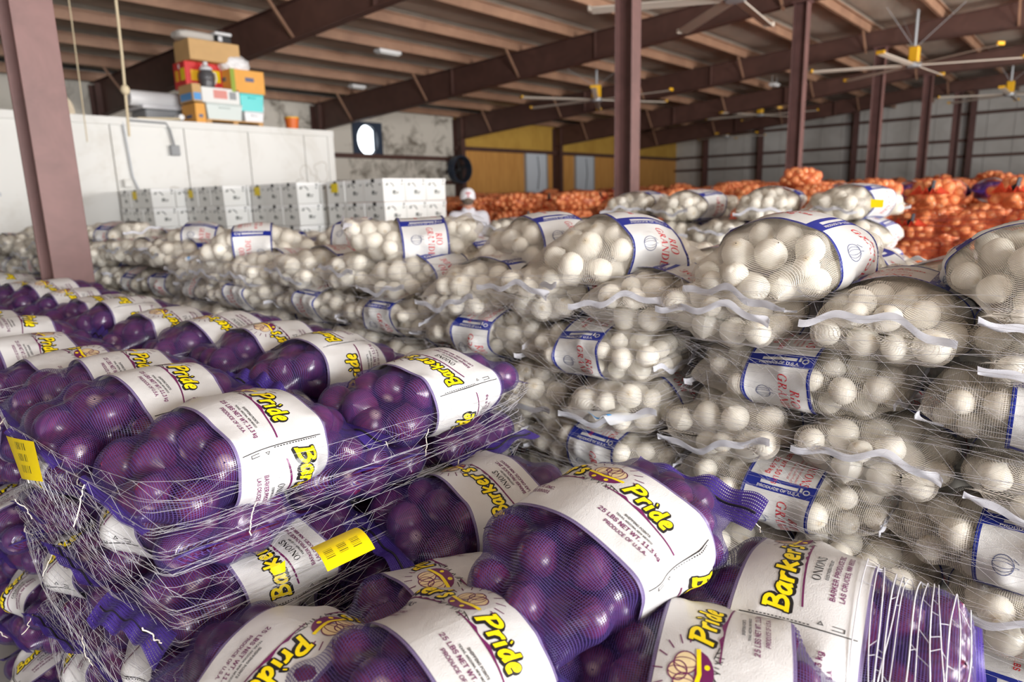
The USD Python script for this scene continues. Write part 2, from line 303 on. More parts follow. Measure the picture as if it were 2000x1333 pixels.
for k, (a, b) in enumerate(((22.95, 24.3), (26.55, 27.95))):
    d = thing(f'door_{k+1}', kind='structure')
    part('door_leaf', rbox(.06, (b-a)/2-.02, 3.5, .01, (XW+.06, a+(b-a)/4, 1.76)), M['door_white'], d)
    part('door_leaf', rbox(.06, (b-a)/2-.02, 3.5, .01, (XW+.06, b-(b-a)/4, 1.76)), M['door_white'], d)
    part('door_frame', cat([bx(XW, XW+.1, a-.08, a, 0, 3.6), bx(XW, XW+.1, b, b+.08, 0, 3.6), bx(XW, XW+.1, a-.08, b+.08, 3.52, 3.62)]), M['galv'], d)
    part('pull_cord', tube([(XW+.11, (a+b)/2+.05, 3.4), (XW+.13, (a+b)/2+.12, 2.7), (XW+.12, (a+b)/2+.02, 2.0)], .015, 5), M['dark'], d)
# end wall of white sheets with girts and posts
we = part('wall_end', bx(XW-.3, XR+.3, YE, YE+.15, 0, 6.3), M['wall_white'], kind='structure')
for k in range(30):
    part('wall_sheet', bx(XW+k*.97+.008, XW+(k+1)*.97-.008, YE-.05, YE, 0, roof(XW+k*.97)+.1), M['wall_white'], we)
for z in (1.6, 2.92, 3.6, 4.7):
    part('girt', bx(XW, XR, YE-.25, YE-.05, z-.06, z+.06), M['steel_dark'], we)
for x in (-17.07, -14.06, -9.55, -4.93, -.5, 4.0):
    part('wall_post', cat([bx(x-.1, x+.1, YE-.5, YE-.48, 0, roof(x)), bx(x-.1, x+.1, YE-.27, YE-.25, 0, roof(x)), bx(x-.01, x+.01, YE-.48, YE-.27, 0, roof(x))]), M['steel_brown'], we)
# the two walls out of the picture, with the open dock doors that let the daylight in
def holed(axis, c, a0, a1, zt, holes, th):
    p = sbox(a0, 0, a1, zt)
    for h0, h1, hz in holes: p = p.difference(sbox(h0, 0, h1, hz))
    ms = []
    for g in getattr(p, 'geoms', [p]):
        e = trimesh.creation.extrude_polygon(g, th); v = np.array(e.vertices)
        ms.append((np.stack([c+v[:, 2], v[:, 0], v[:, 1]], 1) if axis == 'x' else np.stack([v[:, 0], c+v[:, 2], v[:, 1]], 1), np.array(e.faces)))
    return cat(ms)
part('wall_right', holed('x', XR, YF, YE, 5.7, ((-4.2, 2.2, 4.7), (10.2, 19.8, 4.3)), .15), M['wall_white'], kind='structure')
part('wall_front', holed('y', YF-.15, XW, XR, 5.7, ((-4.2, 2.2, 4.3),), .15), M['steel_brown'], kind='structure')

# rafters (tapered I beams) and columns
EAVE = [0.5, 6.61, 12.73, 18.83, 24.93, 31.0]
INNER = [1.35, 7.69, 13.72, 19.4, 25.2, 30.6]
def zb(x):    # underside of a rafter
    return min(3.87+0.0776*(x+18.5), 5.02) if x < -4.7 else 5.02
WORDS = ['nearest', 'second', 'third', 'fourth', 'fifth', 'sixth']
for k in range(6):
    def pt(x): return EAVE[k]+(INNER[k]-EAVE[k])*(x-XW)/(-4.7-XW)
    r = thing('roof_rafter', f'tapered brown steel roof rafter, {WORDS[k]} bay from the camera', 'rafter', kind='structure')
    xs = [XW+.15, -16, -12, -8.2, -4.7, -1, 2.6, 4.0, 9.8]
    def strip(y_off0, y_off1, zt, zl):
        v = []
        for x in xs:
            for dy in (y_off0, y_off1):
                for z in (zl(x), zt(x)): v.append((x, pt(x)+dy, z))
        v = np.array(v); f = []
        for i in range(len(xs)-1):
            a = i*4; b = a+4
            for q in ((0, 1, 5, 4), (2, 6, 7, 3), (0, 4, 6, 2), (1, 3, 7, 5)):
                q = [a+t for t in q]; f += [(q[0], q[1], q[2]), (q[0], q[2], q[3])]
        n0 = (len(xs)-1)*4
        f += [(0, 2, 3), (0, 3, 1), (n0, n0+1, n0+3), (n0, n0+3, n0+2)]
        return v, np.array(f)
    top = lambda x: roof(x)-.2
    part('rafter_web', strip(-.006, .006, top, zb), M['steel_dark'], r)
    part('bottom_flange', strip(-.1, .1, lambda x: zb(x)+.012, zb), M['steel_dark'], r)
    part('top_flange', strip(-.1, .1, top, lambda x: top(x)-.012), M['steel_dark'], r)
    for x in np.arange(-17.2, 3, 3.04):
        part('flange_brace', cat([beam((x, pt(x), zb(x)+.03), (x+.02, pt(x)-.55, roof(x)-.1), .04, .04), beam((x, pt(x), zb(x)+.03), (x+.02, pt(x)+.55, roof(x)-.1), .04, .04)]), M['purlin'], r)
    for x in (-13.2, -9.0):
        part('web_stiffener', bx(x-.006, x+.006, pt(x)-.09, pt(x)+.09, zb(x), top(x)), M['steel_dark'], r)
    c = thing('eave_column', f'dark brown eave column under the {WORDS[k]} rafter', 'column', kind='structure')
    x0 = XW+.02; y0 = EAVE[k]
    part('column_shaft', cat([bx(x0, x0+.02, y0-.1, y0+.1, 0, 4.6), bx(x0+.42, x0+.44, y0-.1, y0+.1, 0, 4.6), bx(x0+.02, x0+.42, y0-.006, y0+.006, 0, 4.6)]), M['steel_dark'], c)
    if k < 6:
        c = thing('steel_column', ['mauve brown steel column standing beside the purple sacks at left', 'tall mauve steel column rising in the middle behind the white sacks', 'brown steel column right of the middle with a pale lit edge',
                  'brown steel column far right, third of the row going back', 'distant brown steel column, fourth of the row going back', 'distant brown steel column, fifth of the row going back'][k], 'column', kind='structure')
        x, y = -4.7, INNER[k]; h = .115
        part('column_shaft', cat([rbox(.014, .21, 5.04, .002, (x-h, y, 2.52)), rbox(.014, .21, 5.04, .002, (x+h, y, 2.52)), bx(x-h, x+h, y-.005, y+.005, 0, 5.04)]), M['steel_brown'], c)
        part('base_plate', bx(x-.17, x+.17, y-.17, y+.17, 0, .02), M['steel_brown'], c)
        part('cap_plate', bx(x-.16, x+.16, y-.13, y+.13, 5.0, 5.03), M['steel_brown'], c)

# cold room: white insulated box along the left wall
cr = thing('cold_room', 'long white insulated cold room with scuffed panels and boxes on its roof', 'cold room', kind='structure')
CX, CY0, CY1, CZ = -11.45, -2.6, 8.06, 2.98
part('cold_room_body', bx(XW+.5, CX-.05, CY0, CY1-.04, 0, CZ-.04), M['cold_white'], cr)
ys = [CY0, -.2, 1.9, 3.04, 4.14, 5.24, 6.34, 7.44, CY1]
for a, b in zip(ys[:-1], ys[1:]):
    part('wall_panel', rbox(.06, b-a-.012, CZ-.06, .006, (CX-.03, (a+b)/2, (CZ-.06)/2)), M['cold_grey'] if b < 2.5 else M['cold_white'], cr)
part('roof_trim', bx(CX-.06, CX+.05, CY0, CY1, CZ-.09, CZ+.02), M['cold_white'], cr)
part('corner_trim', bx(CX-.08, CX+.02, CY1-.12, CY1+.01, 0, CZ), M['cold_white'], cr)
part('conduit', tube([(CX+.05, 4.4, CZ-.02), (CX+.05, 4.95, CZ-.03), (CX+.05, 5.0, CZ-.12), (CX+.05, 5.04, 2.62)], .02, 6), M['grey_paint'], cr)
part('junction_box', rbox(.08, .14, .16, .01, (CX+.05, 5.04, 2.54)), M['grey_paint'], cr)
part('conduit', tube([(CX+.04, 4.32, CZ-.05), (CX+.04, 4.36, 2.13), (CX+.04, 4.5, 1.7)], .015, 6), M['galv'], cr)
part('junction_box', rbox(.08, .12, .12, .01, (CX+.05, 4.27, 2.03)), M['cold_white'], cr)
part('door_latch', cat([beam((CX+.06, 1.94, 1.87), (CX+.06, 2.64, 1.89), .04, .05), beam((CX+.05, 1.98, 1.5), (CX+.05, 2.02, 2.2), .03, .03)]), M['galv'], cr)
rng = random.Random(4)
for (y0, z0, n) in ((5.24, 1.91, 4), (7.53, 2.18, 8)):   # scuffed patches
    gs = unary_union([affinity.scale(Point(y0+rng.uniform(-.3, .3), z0+rng.uniform(-.3, .25)).buffer(rng.uniform(.06, .14), 6), 1, rng.uniform(.5, 1.3)) for _ in range(n)])
    ms = []
    for g in getattr(gs, 'geoms', [gs]):
        gg = g.difference(g.buffer(-.014)); 
        for h in getattr(gg, 'geoms', [gg]):
            e = trimesh.creation.extrude_polygon(h, .002); v = np.array(e.vertices); ms.append((np.stack([CX+.001+v[:, 2], v[:, 0], v[:, 1]], 1), np.array(e.faces)))
    part('scuff_mark', cat(ms), M['scuff'], cr)

# ------------------------------------------------------------------ lettering and prints (flat coordinates: a reads round the sack, b points to the sack's top)
def chaikin(p, n=2):
    p = np.asarray(p, float)
    for _ in range(n):
        q = np.empty((2*len(p)-2, 2)); q[0::2] = .75*p[:-1]+.25*p[1:]; q[1::2] = .25*p[:-1]+.75*p[1:]
        p = np.vstack([p[:1], q, p[-1:]])
    return p
BRUSH = {  # hand-drawn strokes, cap height 1
    'B': (.78, [[(.12, 0), (.18, 1)], [(0, .98), (.45, 1.0), (.66, .8), (.5, .58), (.2, .52)], [(.2, .54), (.6, .5), (.78, .25), (.55, .02), (-.02, .02)]]),
    'a': (.62, [[(.52, .58), (.28, .62), (.08, .38), (.14, .06), (.36, .06), (.5, .36)], [(.54, .62), (.5, .2), (.6, 0)]]),
    'r': (.54, [[(.12, .64), (.14, 0)], [(.14, .36), (.28, .6), (.52, .58)]]),
    'k': (.66, [[(.14, .92), (.12, 0)], [(.6, .66), (.2, .32), (.34, .28), (.64, 0)]]),
    'e': (.58, [[(.1, .32), (.5, .38), (.46, .6), (.26, .64), (.08, .36), (.2, .04), (.54, .1)]]),
    "'": (.2, [[(.1, 1.0), (.06, .78)]]),
    's': (.52, [[(.48, .58), (.24, .66), (.12, .48), (.42, .26), (.36, .04), (.02, .08)]]),
    'P': (.74, [[(.1, 0), (.2, .98)], [(0, .96), (.5, 1.0), (.74, .78), (.52, .52), (.18, .46)]]),
    'i': (.3, [[(.1, .62), (.14, 0)], [(.1, .86), (.16, .9)]]),
    'd': (.66, [[(.5, .56), (.26, .6), (.08, .3), (.2, .02), (.42, .1), (.52, .42)], [(.5, 1.0), (.52, .3), (.6, 0)]])}
def brush_text(s, h, w=.19, shear=.12, jit=()):
    gs, x = [], 0.0
    for k, c in enumerate(s):
        adv, st = BRUSH[c]
        dy = jit[k] if k < len(jit) else 0
        for q in st:
            p = chaikin(q) if len(q) > 2 else np.array(q, float)
            gs.append(affinity.translate(LineString(p).buffer(w/2, cap_style=2, join_style=1), x, dy))
        x += adv + .06
    g = affinity.affine_transform(unary_union(gs), [h, h*shear, 0, h, 0, 0])
    return g.simplify(h*.012), x*h
def ell(x, y, a, b, n=20): return affinity.scale(Point(x, y).buffer(1, n//4), a, b)
def serif_text(s, h, slant=0.0):
    out, x = [], 0.0
    st = lambda x0, w=.17: [sbox(x0, 0, x0+w, 1), sbox(x0-.08, 0, x0+w+.08, .05), sbox(x0-.08, .95, x0+w+.08, 1)]
    th = lambda x0: [sbox(x0, 0, x0+.055, 1), sbox(x0-.08, 0, x0+.13, .05), sbox(x0-.08, .95, x0+.13, 1)]
    ring = lambda cx, a: ell(cx, .5, a, .52).difference(ell(cx, .5, a-.17, .46))
    for c in s:
        if c == 'O': g, w = [ring(.42, .42)], .84
        elif c == 'N': g, w = th(.1)+th(.72)+[LineString([(.12, .98), (.75, .02)]).buffer(.085, cap_style=2)], .9
        elif c == 'I': g, w = st(.1), .38
        elif c == 'S': g, w = [LineString(chaikin([(.55, .78), (.5, .96), (.2, 1.0), (.08, .74), (.3, .54), (.56, .34), (.5, .04), (.2, -.02), (.06, .22)])).buffer(.065)], .64
        elif c == 'R': g, w = st(.1)+[ell(.34, .74, .3, .27).difference(ell(.3, .74, .19, .21)).intersection(sbox(.2, 0, 1, 1)), LineString([(.36, .5), (.72, .02)]).buffer(.085, cap_style=2)], .8
        elif c == 'G': g, w = [ring(.44, .44).difference(sbox(.56, .5, .95, .78)), sbox(.66, 0, .83, .45), sbox(.56, .42, .93, .47)], .95
        elif c == 'A': g, w = [LineString([(.1, 0), (.4, 1)]).buffer(.03, cap_style=2), LineString([(.42, 1), (.74, 0)]).buffer(.085, cap_style=2), sbox(.2, .3, .62, .36), sbox(0, 0, .24, .05), sbox(.6, 0, .92, .05)], .9
        elif c == 'D': g, w = st(.1)+[ell(.3, .5, .58, .5).difference(ell(.28, .5, .42, .45)).intersection(sbox(.2, 0, 1, 1))], .95
        elif c == 'E': g, w = st(.1)+[sbox(.2, 0, .68, .06), sbox(.2, .94, .66, 1), sbox(.2, .48, .52, .54), sbox(.63, 0, .69, .24), sbox(.61, .78, .67, 1)], .76
        else: g, w = [], .4
        out += [affinity.translate(q, x, 0) for q in g]; x += w+.07
    return affinity.affine_transform(unary_union(out), [h, h*slant, 0, h, 0, 0]).simplify(h*.012), x*h
def sans_tri(s, h, bold=True):
    """plain lettering as flat triangles, starting at the origin"""
    m = meshkit.text_mesh(s, h, 0.001, bold); v, f = np.array(m.vertices), np.array(m.faces)
    keep = np.all(v[f][:, :, 2] > 0.0009, axis=1); f = f[keep]
    u, inv = np.unique(f.ravel(), return_inverse=True)
    return v[u][:, :2], inv.reshape(-1, 3)
_ST = {}
def sans(s, h, cx, cy, bold=True, anchor='c'):
    k = (s, h, bold)
    if k not in _ST: _ST[k] = sans_tri(s, h, bold)
    v, f = _ST[k]; w = v[:, 0].max()
    return v + [cx - (w/2 if anchor == 'c' else 0), cy], f
def tri(g, step=0.007):
    vs, fs, n = [], [], 0
    for p in getattr(g, 'geoms', [g]):
        if p.is_empty or p.geom_type != 'Polygon' or p.area < 1e-8: continue
        v, f = trimesh.creation.triangulate_polygon(p, engine='earcut')
        v = np.asarray(v); f = np.asarray(f)
        a, b = v[f[:, 1]]-v[f[:, 0]], v[f[:, 2]]-v[f[:, 0]]
        fl_ = a[:, 0]*b[:, 1]-a[:, 1]*b[:, 0] < 0; f[fl_] = f[fl_][:, ::-1]
        if step and max(p.bounds[2]-p.bounds[0], p.bounds[3]-p.bounds[1]) > step*1.6:
            v3, f = trimesh.remesh.subdivide_to_size(np.column_stack([v, np.zeros(len(v))]), f, step, max_iter=12); v = v3[:, :2]
        vs.append(v); fs.append(f+n); n += len(v)
    return np.vstack(vs), np.vstack(fs)
def jcat(items):
    vs, fs, n = [], [], 0
    for v, f in items: vs.append(v); fs.append(f+n); n += len(v)
    return np.vstack(vs), np.vstack(fs)
def mv(g, x, y, rot=0): return affinity.translate(affinity.rotate(g, rot, origin=(0, 0)), x, y)

def purple_print():
    H = .0365
    g1, w1 = brush_text("Barker's", H, .2, .14, (.05, 0, -.03, 0, .03, .05, .05, .06)); g2, w2 = brush_text('Pride', H, .2, .16, (.04, .03, 0, -.02, -.04))
    brand = unary_union([mv(g1, -.042-w1, .014, 2), mv(g2, .046, .020, -3)])
    outline = unary_union([brand.buffer(.0030, 4), affinity.translate(brand, .0022, -.0026).buffer(.0030, 4)]).simplify(.0004)
    bowl = ell(0, .045, .036, .030).intersection(sbox(-.05, 0, .05, .043))
    band = LineString([(-.038, .042), (0, .036), (.038, .042)]).buffer(.0032, cap_style=2)
    dots = [Point(-.015, .026).buffer(.0045, 4), Point(.012, .026).buffer(.004, 4)]
    bulbs = [ell(-.017, .056, .015, .016), ell(.014, .058, .017, .017), ell(0, .068, .015, .014)]
    bulb_u = unary_union(bulbs)
    lines = unary_union([b.exterior.buffer(.0009, 2) for b in bulbs] + [ell(b.centroid.x, b.centroid.y, (b.bounds[2]-b.bounds[0])*.22, (b.bounds[3]-b.bounds[1])/2).exterior.buffer(.0006, 2) for b in bulbs])
    rays = [LineString([(.05*math.cos(a)*s, .05+.042*math.sin(a)*s) for s in (.95, 1.3)]).buffer(.0010, cap_style=2) for a in np.radians([8, 25, 45, 65, 90, 115, 135, 155, 172])]
    xs = np.linspace(-.205, .205, 44); rr = random.Random(7)
    up_ = [(x, .010-.35*x*x+(.0065*rr.random() if .03 < abs(x) < .12 else .0012)) for x in xs]; dn = [(x, .008-.35*x*x) for x in xs]
    swoosh = Polygon(up_+dn[::-1]).buffer(0).difference(ell(0, .03, .034, .03))
    grass = unary_union([LineString([(x, .016), (x+rr.uniform(-.009, .009), .016-rr.uniform(.004, .014))]).buffer(.0007, cap_style=2) for x in np.linspace(-.036, .036, 15)]
                        + [LineString([(-.03, .02), (-.05, .024)]).buffer(.0008), LineString([(.028, .018), (.047, .012)]).buffer(.0008)])
    on, ow = serif_text('ONIONS', .0135); ons = mv(on, -.115-ow/2, -.022)
    seam = unary_union([sbox(.2215, -.088, .2235, .088)]+[sbox(.2255, -.02+k*.006, .2275, -.0165+k*.006) for k in range(16)] + [sbox(.228, -.07, .2295, -.052), sbox(.235, -.07, .2365, -.052), sbox(.228, -.07, .2365, -.0685)])
    tri_ = Polygon([(.232, -.04), (.24, -.035), (.232, -.03)]); tri_ = tri_.difference(tri_.buffer(-.0012))
    out = {'brand_lettering': [tri(brand), tri(unary_union([band]+dots))], 'brand_outline': [tri(outline)],
           'emblem_onions': [tri(bulb_u)],
           'purple_print': [tri(bowl.difference(unary_union([band]+dots))), tri(lines, 0), tri(unary_union(rays), 0), tri(swoosh),
                            sans('BARKER PRODUCE INC.', .0082, -.115, -.049), sans('LAS CRUCES, NM 88001', .0076, -.115, -.063),
                            sans('25 LBS NET WT. 11.3 kg', .0088, .118, -.047), sans('PRODUCE OF U.S.A.', .0072, .118, -.062)],
           'black_print': [tri(grass, 0), tri(ons, 0), tri(seam, .01), tri(tri_, 0), sans('DISTRIBUTED BY', .0048, -.115, -.034),
                           sans('SHIPPING POINTS', .0050, .118, -.0235), sans('TEXAS, ARIZONA, NEW MEXICO', .0040, .118, -.0325)]}
    return {k: jcat(v) for k, v in out.items()}
P_INK = {'brand_outline': ('ink_black', .0007), 'brand_lettering': ('ink_yellow', .0012), 'emblem_onions': ('ink_cream', .0007), 'purple_print': ('ink_purple', .0011), 'black_print': ('ink_black', .0009)}

def white_print(B):
    """blue frame, RIO GRANDE panel, weight panel. B: half width of the band"""
    blue, red, grey = [], [], []
    def stripe(a0, a1):
        s = sbox(a0, -B, a1, B); bar = sbox(a0+.016, -B*.55, a0+.030, B*.5)
        rec = [Point((a0+a1)/2, B*.74).buffer(.011, 4).difference(Point((a0+a1)/2, B*.74).buffer(.007, 4)), sbox(a0+.012, B*.55, a0+.03, B*.62)]
        return s.difference(unary_union([bar]+rec))
    for off in (-.28, .26):
        blue += [sbox(off-.1, -B, off+.44, -B+.010), sbox(off-.1, B-.010, off+.44, B), stripe(off-.1, off-.045), stripe(off+.175, off+.225)]
        r, rw = serif_text('RIO', .030, .2); g, gw = serif_text('GRANDE', .030, .2)
        red += [tri(mv(r, off+.065-rw/2, .048), .02), tri(mv(g, off+.065-gw/2, .008), .02)]
        bulb = ell(off+.06, -.045, .026, .023)
        grey += [bulb.exterior.buffer(.0011, 2)]+[ell(off+.06, -.045, .026*k, .023).exterior.buffer(.0008, 2) for k in (.3, .65)]+[LineString([(off+.06-.02, -.024), (off+.06-.01, -.013)]).buffer(.001), LineString([(off+.06, -.022), (off+.062, -.012)]).buffer(.001)]
        o, ow = serif_text('ONIONS', .026, .15)
        red += [tri(mv(o, off+.33-ow/2, .055), .02), sans('NET WT. 50 LBS', .015, off+.33, -.03), sans('22.68 kg', .015, off+.33, -.055)]
        red += [sans(t, .0062, off+.33, yy, False) for t, yy in (('PACKED FOR FRESH MARKET', .036), ('KEEP IN A COOL DRY PLACE', .022), ('FARM FRESH ONIONS', .008))]
    blue = unary_union(blue)
    blue = blue.difference(MultiPolygon([p for p in [sbox(-.6, B-.0040, .8, B-.0028), sbox(-.6, -B+.0028, .8, -B+.0040)]]))
    wh = [sans('PRODUCE OF U.S.A.', .0105, 0, 0)]
    wv = []
    for off in (-.28, .26):
        for a0 in (off-.1, off+.175):
            v, f = wh[0]; wv.append((np.stack([a0+.048+v[:, 1]*-1+.0, v[:, 0]], 1), f))
    return {'blue_print': tri(blue, .009), 'red_print': jcat(red), 'onion_drawing': tri(unary_union(grey), 0), 'white_print': jcat(wv)}
W_INK = {'blue_print': ('ink_blue', .0007), 'red_print': ('ink_red', .0007), 'onion_drawing': ('ink_grey', .0009), 'white_print': ('label_white', .0013)}

# ------------------------------------------------------------------ onions and sacks
def onion_geom(nu, nv, rs, squash=.92, neck=.22, root=.05):
    t = np.linspace(0, 1, nv+1); ph = -PI/2 + PI*t
    r = np.cos(ph)**.9 if False else np.cos(ph); z = np.sin(ph)*squash
    z = z + neck*np.clip((t-.80)/.2, 0, 1)**2.2 - root*np.clip((.12-t)/.12, 0, 1)**1.5
    r = r*(1+.03*np.sin(PI*t)) + .05*np.clip((t-.9)/.1, 0, 1) + .04*np.clip((.06-t)/.06, 0, 1)
    mx = np.hypot(r, z).max()*1.02; r, z = r/mx, z/mx
    u = np.arange(nu+1)/nu*2*PI
    lob = 1+.018*np.sin(3*u+rs.uniform(0, 6))+.012*np.sin(5*u+rs.uniform(0, 6))
    v = np.stack([r[:, None]*np.cos(u)*lob, r[:, None]*np.sin(u)*lob, np.broadcast_to(z[:, None], (nv+1, nu+1))], -1).reshape(-1, 3)
    o = rs.uniform(0, 20)
    uv = np.stack([np.broadcast_to((u/(2*PI))[None], (nv+1, nu+1)) + o, np.broadcast_to(t[:, None], (nv+1, nu+1))], -1).reshape(-1, 2)
    return v, grid_faces(nv+1, nu+1)[:, ::-1], uv
def rand_rot(rs):
    q = rs.normal(size=4); q /= np.linalg.norm(q); w, x, y, z = q
    return np.array([[1-2*(y*y+z*z), 2*(x*y-z*w), 2*(x*z+y*w)], [2*(x*y+z*w), 1-2*(x*x+z*z), 2*(y*z-x*w)], [2*(x*z-y*w), 2*(y*z+x*w), 1-2*(x*x+y*y)]])

class Sack:
    """a filled net sack lying along x (text top towards +x), z up: onions packed in a pillow, the net drawn tight over them"""
    def __init__(s, seed, L, W, H, d0, d1, count, ni=64, nj=84, blunt=3.2, sag=0.0, taper=.2, flop=0.0, lean=.70):
        rs = s.rs = np.random.RandomState(seed); s.L, s.W, s.H = L, W, H
        s.wx = lambda u: W/2*(1-taper*np.abs(u)**3); s.hx = lambda u: H/2*np.maximum(0, 1-np.abs(u)**blunt)**(1/2.1)+.0025
        s.bendz = lambda x: -sag*x*x - flop*np.maximum(0, np.abs(x)-L*.28)**1.5
        R = rs.uniform(d0, d1, count)/2
        C = rs.uniform(-1, 1, (count, 3))*[L*.42, W*.4, H*.3]
        def inside(C):
            x = np.clip(C[:, 0], -L/2+R*1.05, L/2-R*1.05); u = x/(L/2)
            a = np.maximum(s.wx(u)-R, .004); b = np.maximum(s.hx(u)-R, .002)
            q = (np.abs(C[:, 1]/a)**2.6+np.abs(C[:, 2]/b)**2.6)**(1/2.6); k = 1/np.maximum(q, 1)
            return np.stack([x, C[:, 1]*k, C[:, 2]*k], 1)
        for it in range(160):
            D = C[:, None]-C[None]; dd = np.linalg.norm(D, axis=2)+np.eye(count)*9
            ov = np.maximum(0, (R[:, None]+R[None])*.97-dd)
            C = C+(D/dd[:, :, None]*ov[:, :, None]).sum(1)*.35 + rs.normal(size=C.shape)*.0006*(it < 100)
            C = inside(C)
        s.C, s.R = C, R
        # section directions, evenly spaced round a squarish oval
        t = np.linspace(0, 2*PI, 2001); e = 2/2.5
        oy = W/2*np.sign(np.cos(t))*np.abs(np.cos(t))**e; oz = H/2*np.sign(np.sin(t))*np.abs(np.sin(t))**e
        arc = np.concatenate([[0], np.cumsum(np.hypot(np.diff(oy), np.diff(oz)))]); s.G = arc[-1]
        g = np.arange(nj)/nj*s.G; yy, zz = np.interp(g, arc, oy), np.interp(g, arc, oz); ph = np.arctan2(zz, yy)
        x = np.linspace(-1, 1, ni); x = (.45*x+.55*np.sin(x*PI/2))*L/2; u = x/(L/2)
        cy, sy = np.cos(ph), np.sin(ph)
        a, b = s.wx(u)[:, None], s.hx(u)[:, None]
        base = 1/((np.abs(cy)/a)**2.5+(np.abs(sy)/b)**2.5)**(1/2.5)
        r0 = base*np.where(np.abs(u) > .999, 1, lean)[:, None]
        dx = x[:, None]-C[None, :, 0]; rho2 = (R+.0034)**2-dx**2                       # ni, n
        bb = C[:, 1][None]*cy[:, None]+C[:, 2][None]*sy[:, None]                     # nj, n
        disc = bb[None]**2-(C[:, 1]**2+C[:, 2]**2)[None, None]+rho2[:, None, :]
        ro = np.where((rho2[:, None, :] > 0) & (disc > 0), bb[None]+np.sqrt(np.maximum(disc, 0)), 0).max(2)
        r0 = np.maximum(r0, ro); r0[0], r0[-1] = base[0], base[-1]
        def drape(r, n):
            for _ in range(n):
                q = r.copy(); q[1:-1] = .25*(r[:-2]+r[2:]+np.roll(r, 1, 1)[1:-1]+np.roll(r, -1, 1)[1:-1]); r = np.maximum(r0, q); r[0], r[-1] = r0[0], r0[-1]
            return r
        r = drape(r0, 15)
        s.x, s.cy, s.sy, s.nj, s.ni = x, cy, sy, nj, ni
        s.r = r; s.rl = drape(r, 70)
        for _ in range(3): s.rl[1:-1] = .2*(s.rl[:-2]+s.rl[2:]+np.roll(s.rl, 1, 1)[1:-1]+np.roll(s.rl, -1, 1)[1:-1]+s.rl[1:-1])
        gx, gp = np.meshgrid(x*16+seed, np.arange(nj), indexing='ij'); a_ = gp/nj*2*PI
        s.rl = np.maximum(s.rl + .0065*(meshkit.fbm(np.stack([gx, 2.4*np.cos(a_)+9, 2.4*np.sin(a_)+9], -1), 3, seed)-.35), r0+.0006)
        s.P, s.PL = s.points(r), s.points(s.rl+.0014)
        s.top = np.argmin(np.abs(ph-PI/2)); s.g_top = g[s.top]
    def points(s, r):
        n = s.ni; X = np.broadcast_to(s.x[:, None], r.shape).copy()
        p = np.stack([X, r*s.cy, r*s.sy+s.bendz(X)], -1); return np.concatenate([p, p[:, :1]], 1)
    def bend(s, c): c = np.array(c, float); c[:, 2] += s.bendz(c[:, 0]); return c
    def net(s):
        g = np.arange(s.nj+1)/s.nj*s.G
        st = np.linalg.norm(np.diff(s.P, axis=0), axis=2).mean(1); al = np.concatenate([[0], np.cumsum(st)])
        uv = np.stack([np.broadcast_to(al[:, None], (s.ni, s.nj+1)), np.broadcast_to(g[None], (s.ni, s.nj+1))], -1)
        return (s.P.reshape(-1, 3), grid_faces(s.ni, s.nj+1)), uv.reshape(-1, 2)
    def at(s, x, g, off=0.0, grid=None):
        """points of the label surface at length x and girth distance g from the top line (reading direction)"""
        P = s.PL if grid is None else grid
        x = np.asarray(x, float); g = np.asarray(g, float)
        fi = np.interp(x, s.x, np.arange(s.ni)); i = np.clip(fi.astype(int), 0, s.ni-2); ti = (fi-i)[..., None]
        fj = ((s.g_top+g)/s.G*s.nj) % s.nj; j = np.clip(fj.astype(int), 0, s.nj-1); tj = (fj-j)[..., None]
        p00, p01, p10, p11 = P[i, j], P[i, j+1], P[i+1, j], P[i+1, j+1]
        p = (p00*(1-tj)+p01*tj)*(1-ti)+(p10*(1-tj)+p11*tj)*ti
        if off is not None and np.any(off):
            du = (p10-p00)*(1-tj)+(p11-p01)*tj; dv = (p01-p00)*(1-ti)+(p11-p10)*ti
            n = np.cross(du, dv); n /= np.maximum(np.linalg.norm(n, axis=-1, keepdims=True), 1e-9)
            c = p.copy(); c[..., 0] *= 0; c[..., 2] -= s.bendz(p[..., 0])
            n *= np.sign((n*c).sum(-1, keepdims=True)+1e-9); p = p+n*off
        return p
    def band(s, x0, x1, nx, off=0.0, ng=None):
        ng = ng or s.nj*2
        xs = np.linspace(x0, x1, nx); gs = np.linspace(0, s.G, ng+1); X, Gd = np.meshgrid(xs, gs, indexing='ij')
        return (s.at(X, Gd, off).reshape(-1, 3), grid_faces(nx, ng+1)), np.stack([X, Gd], -1).reshape(-1, 2)
    def printed(s, flat, xc, off):
        v, f = flat; p = s.at(xc+v[:, 1], v[:, 0], off)
        return p, f

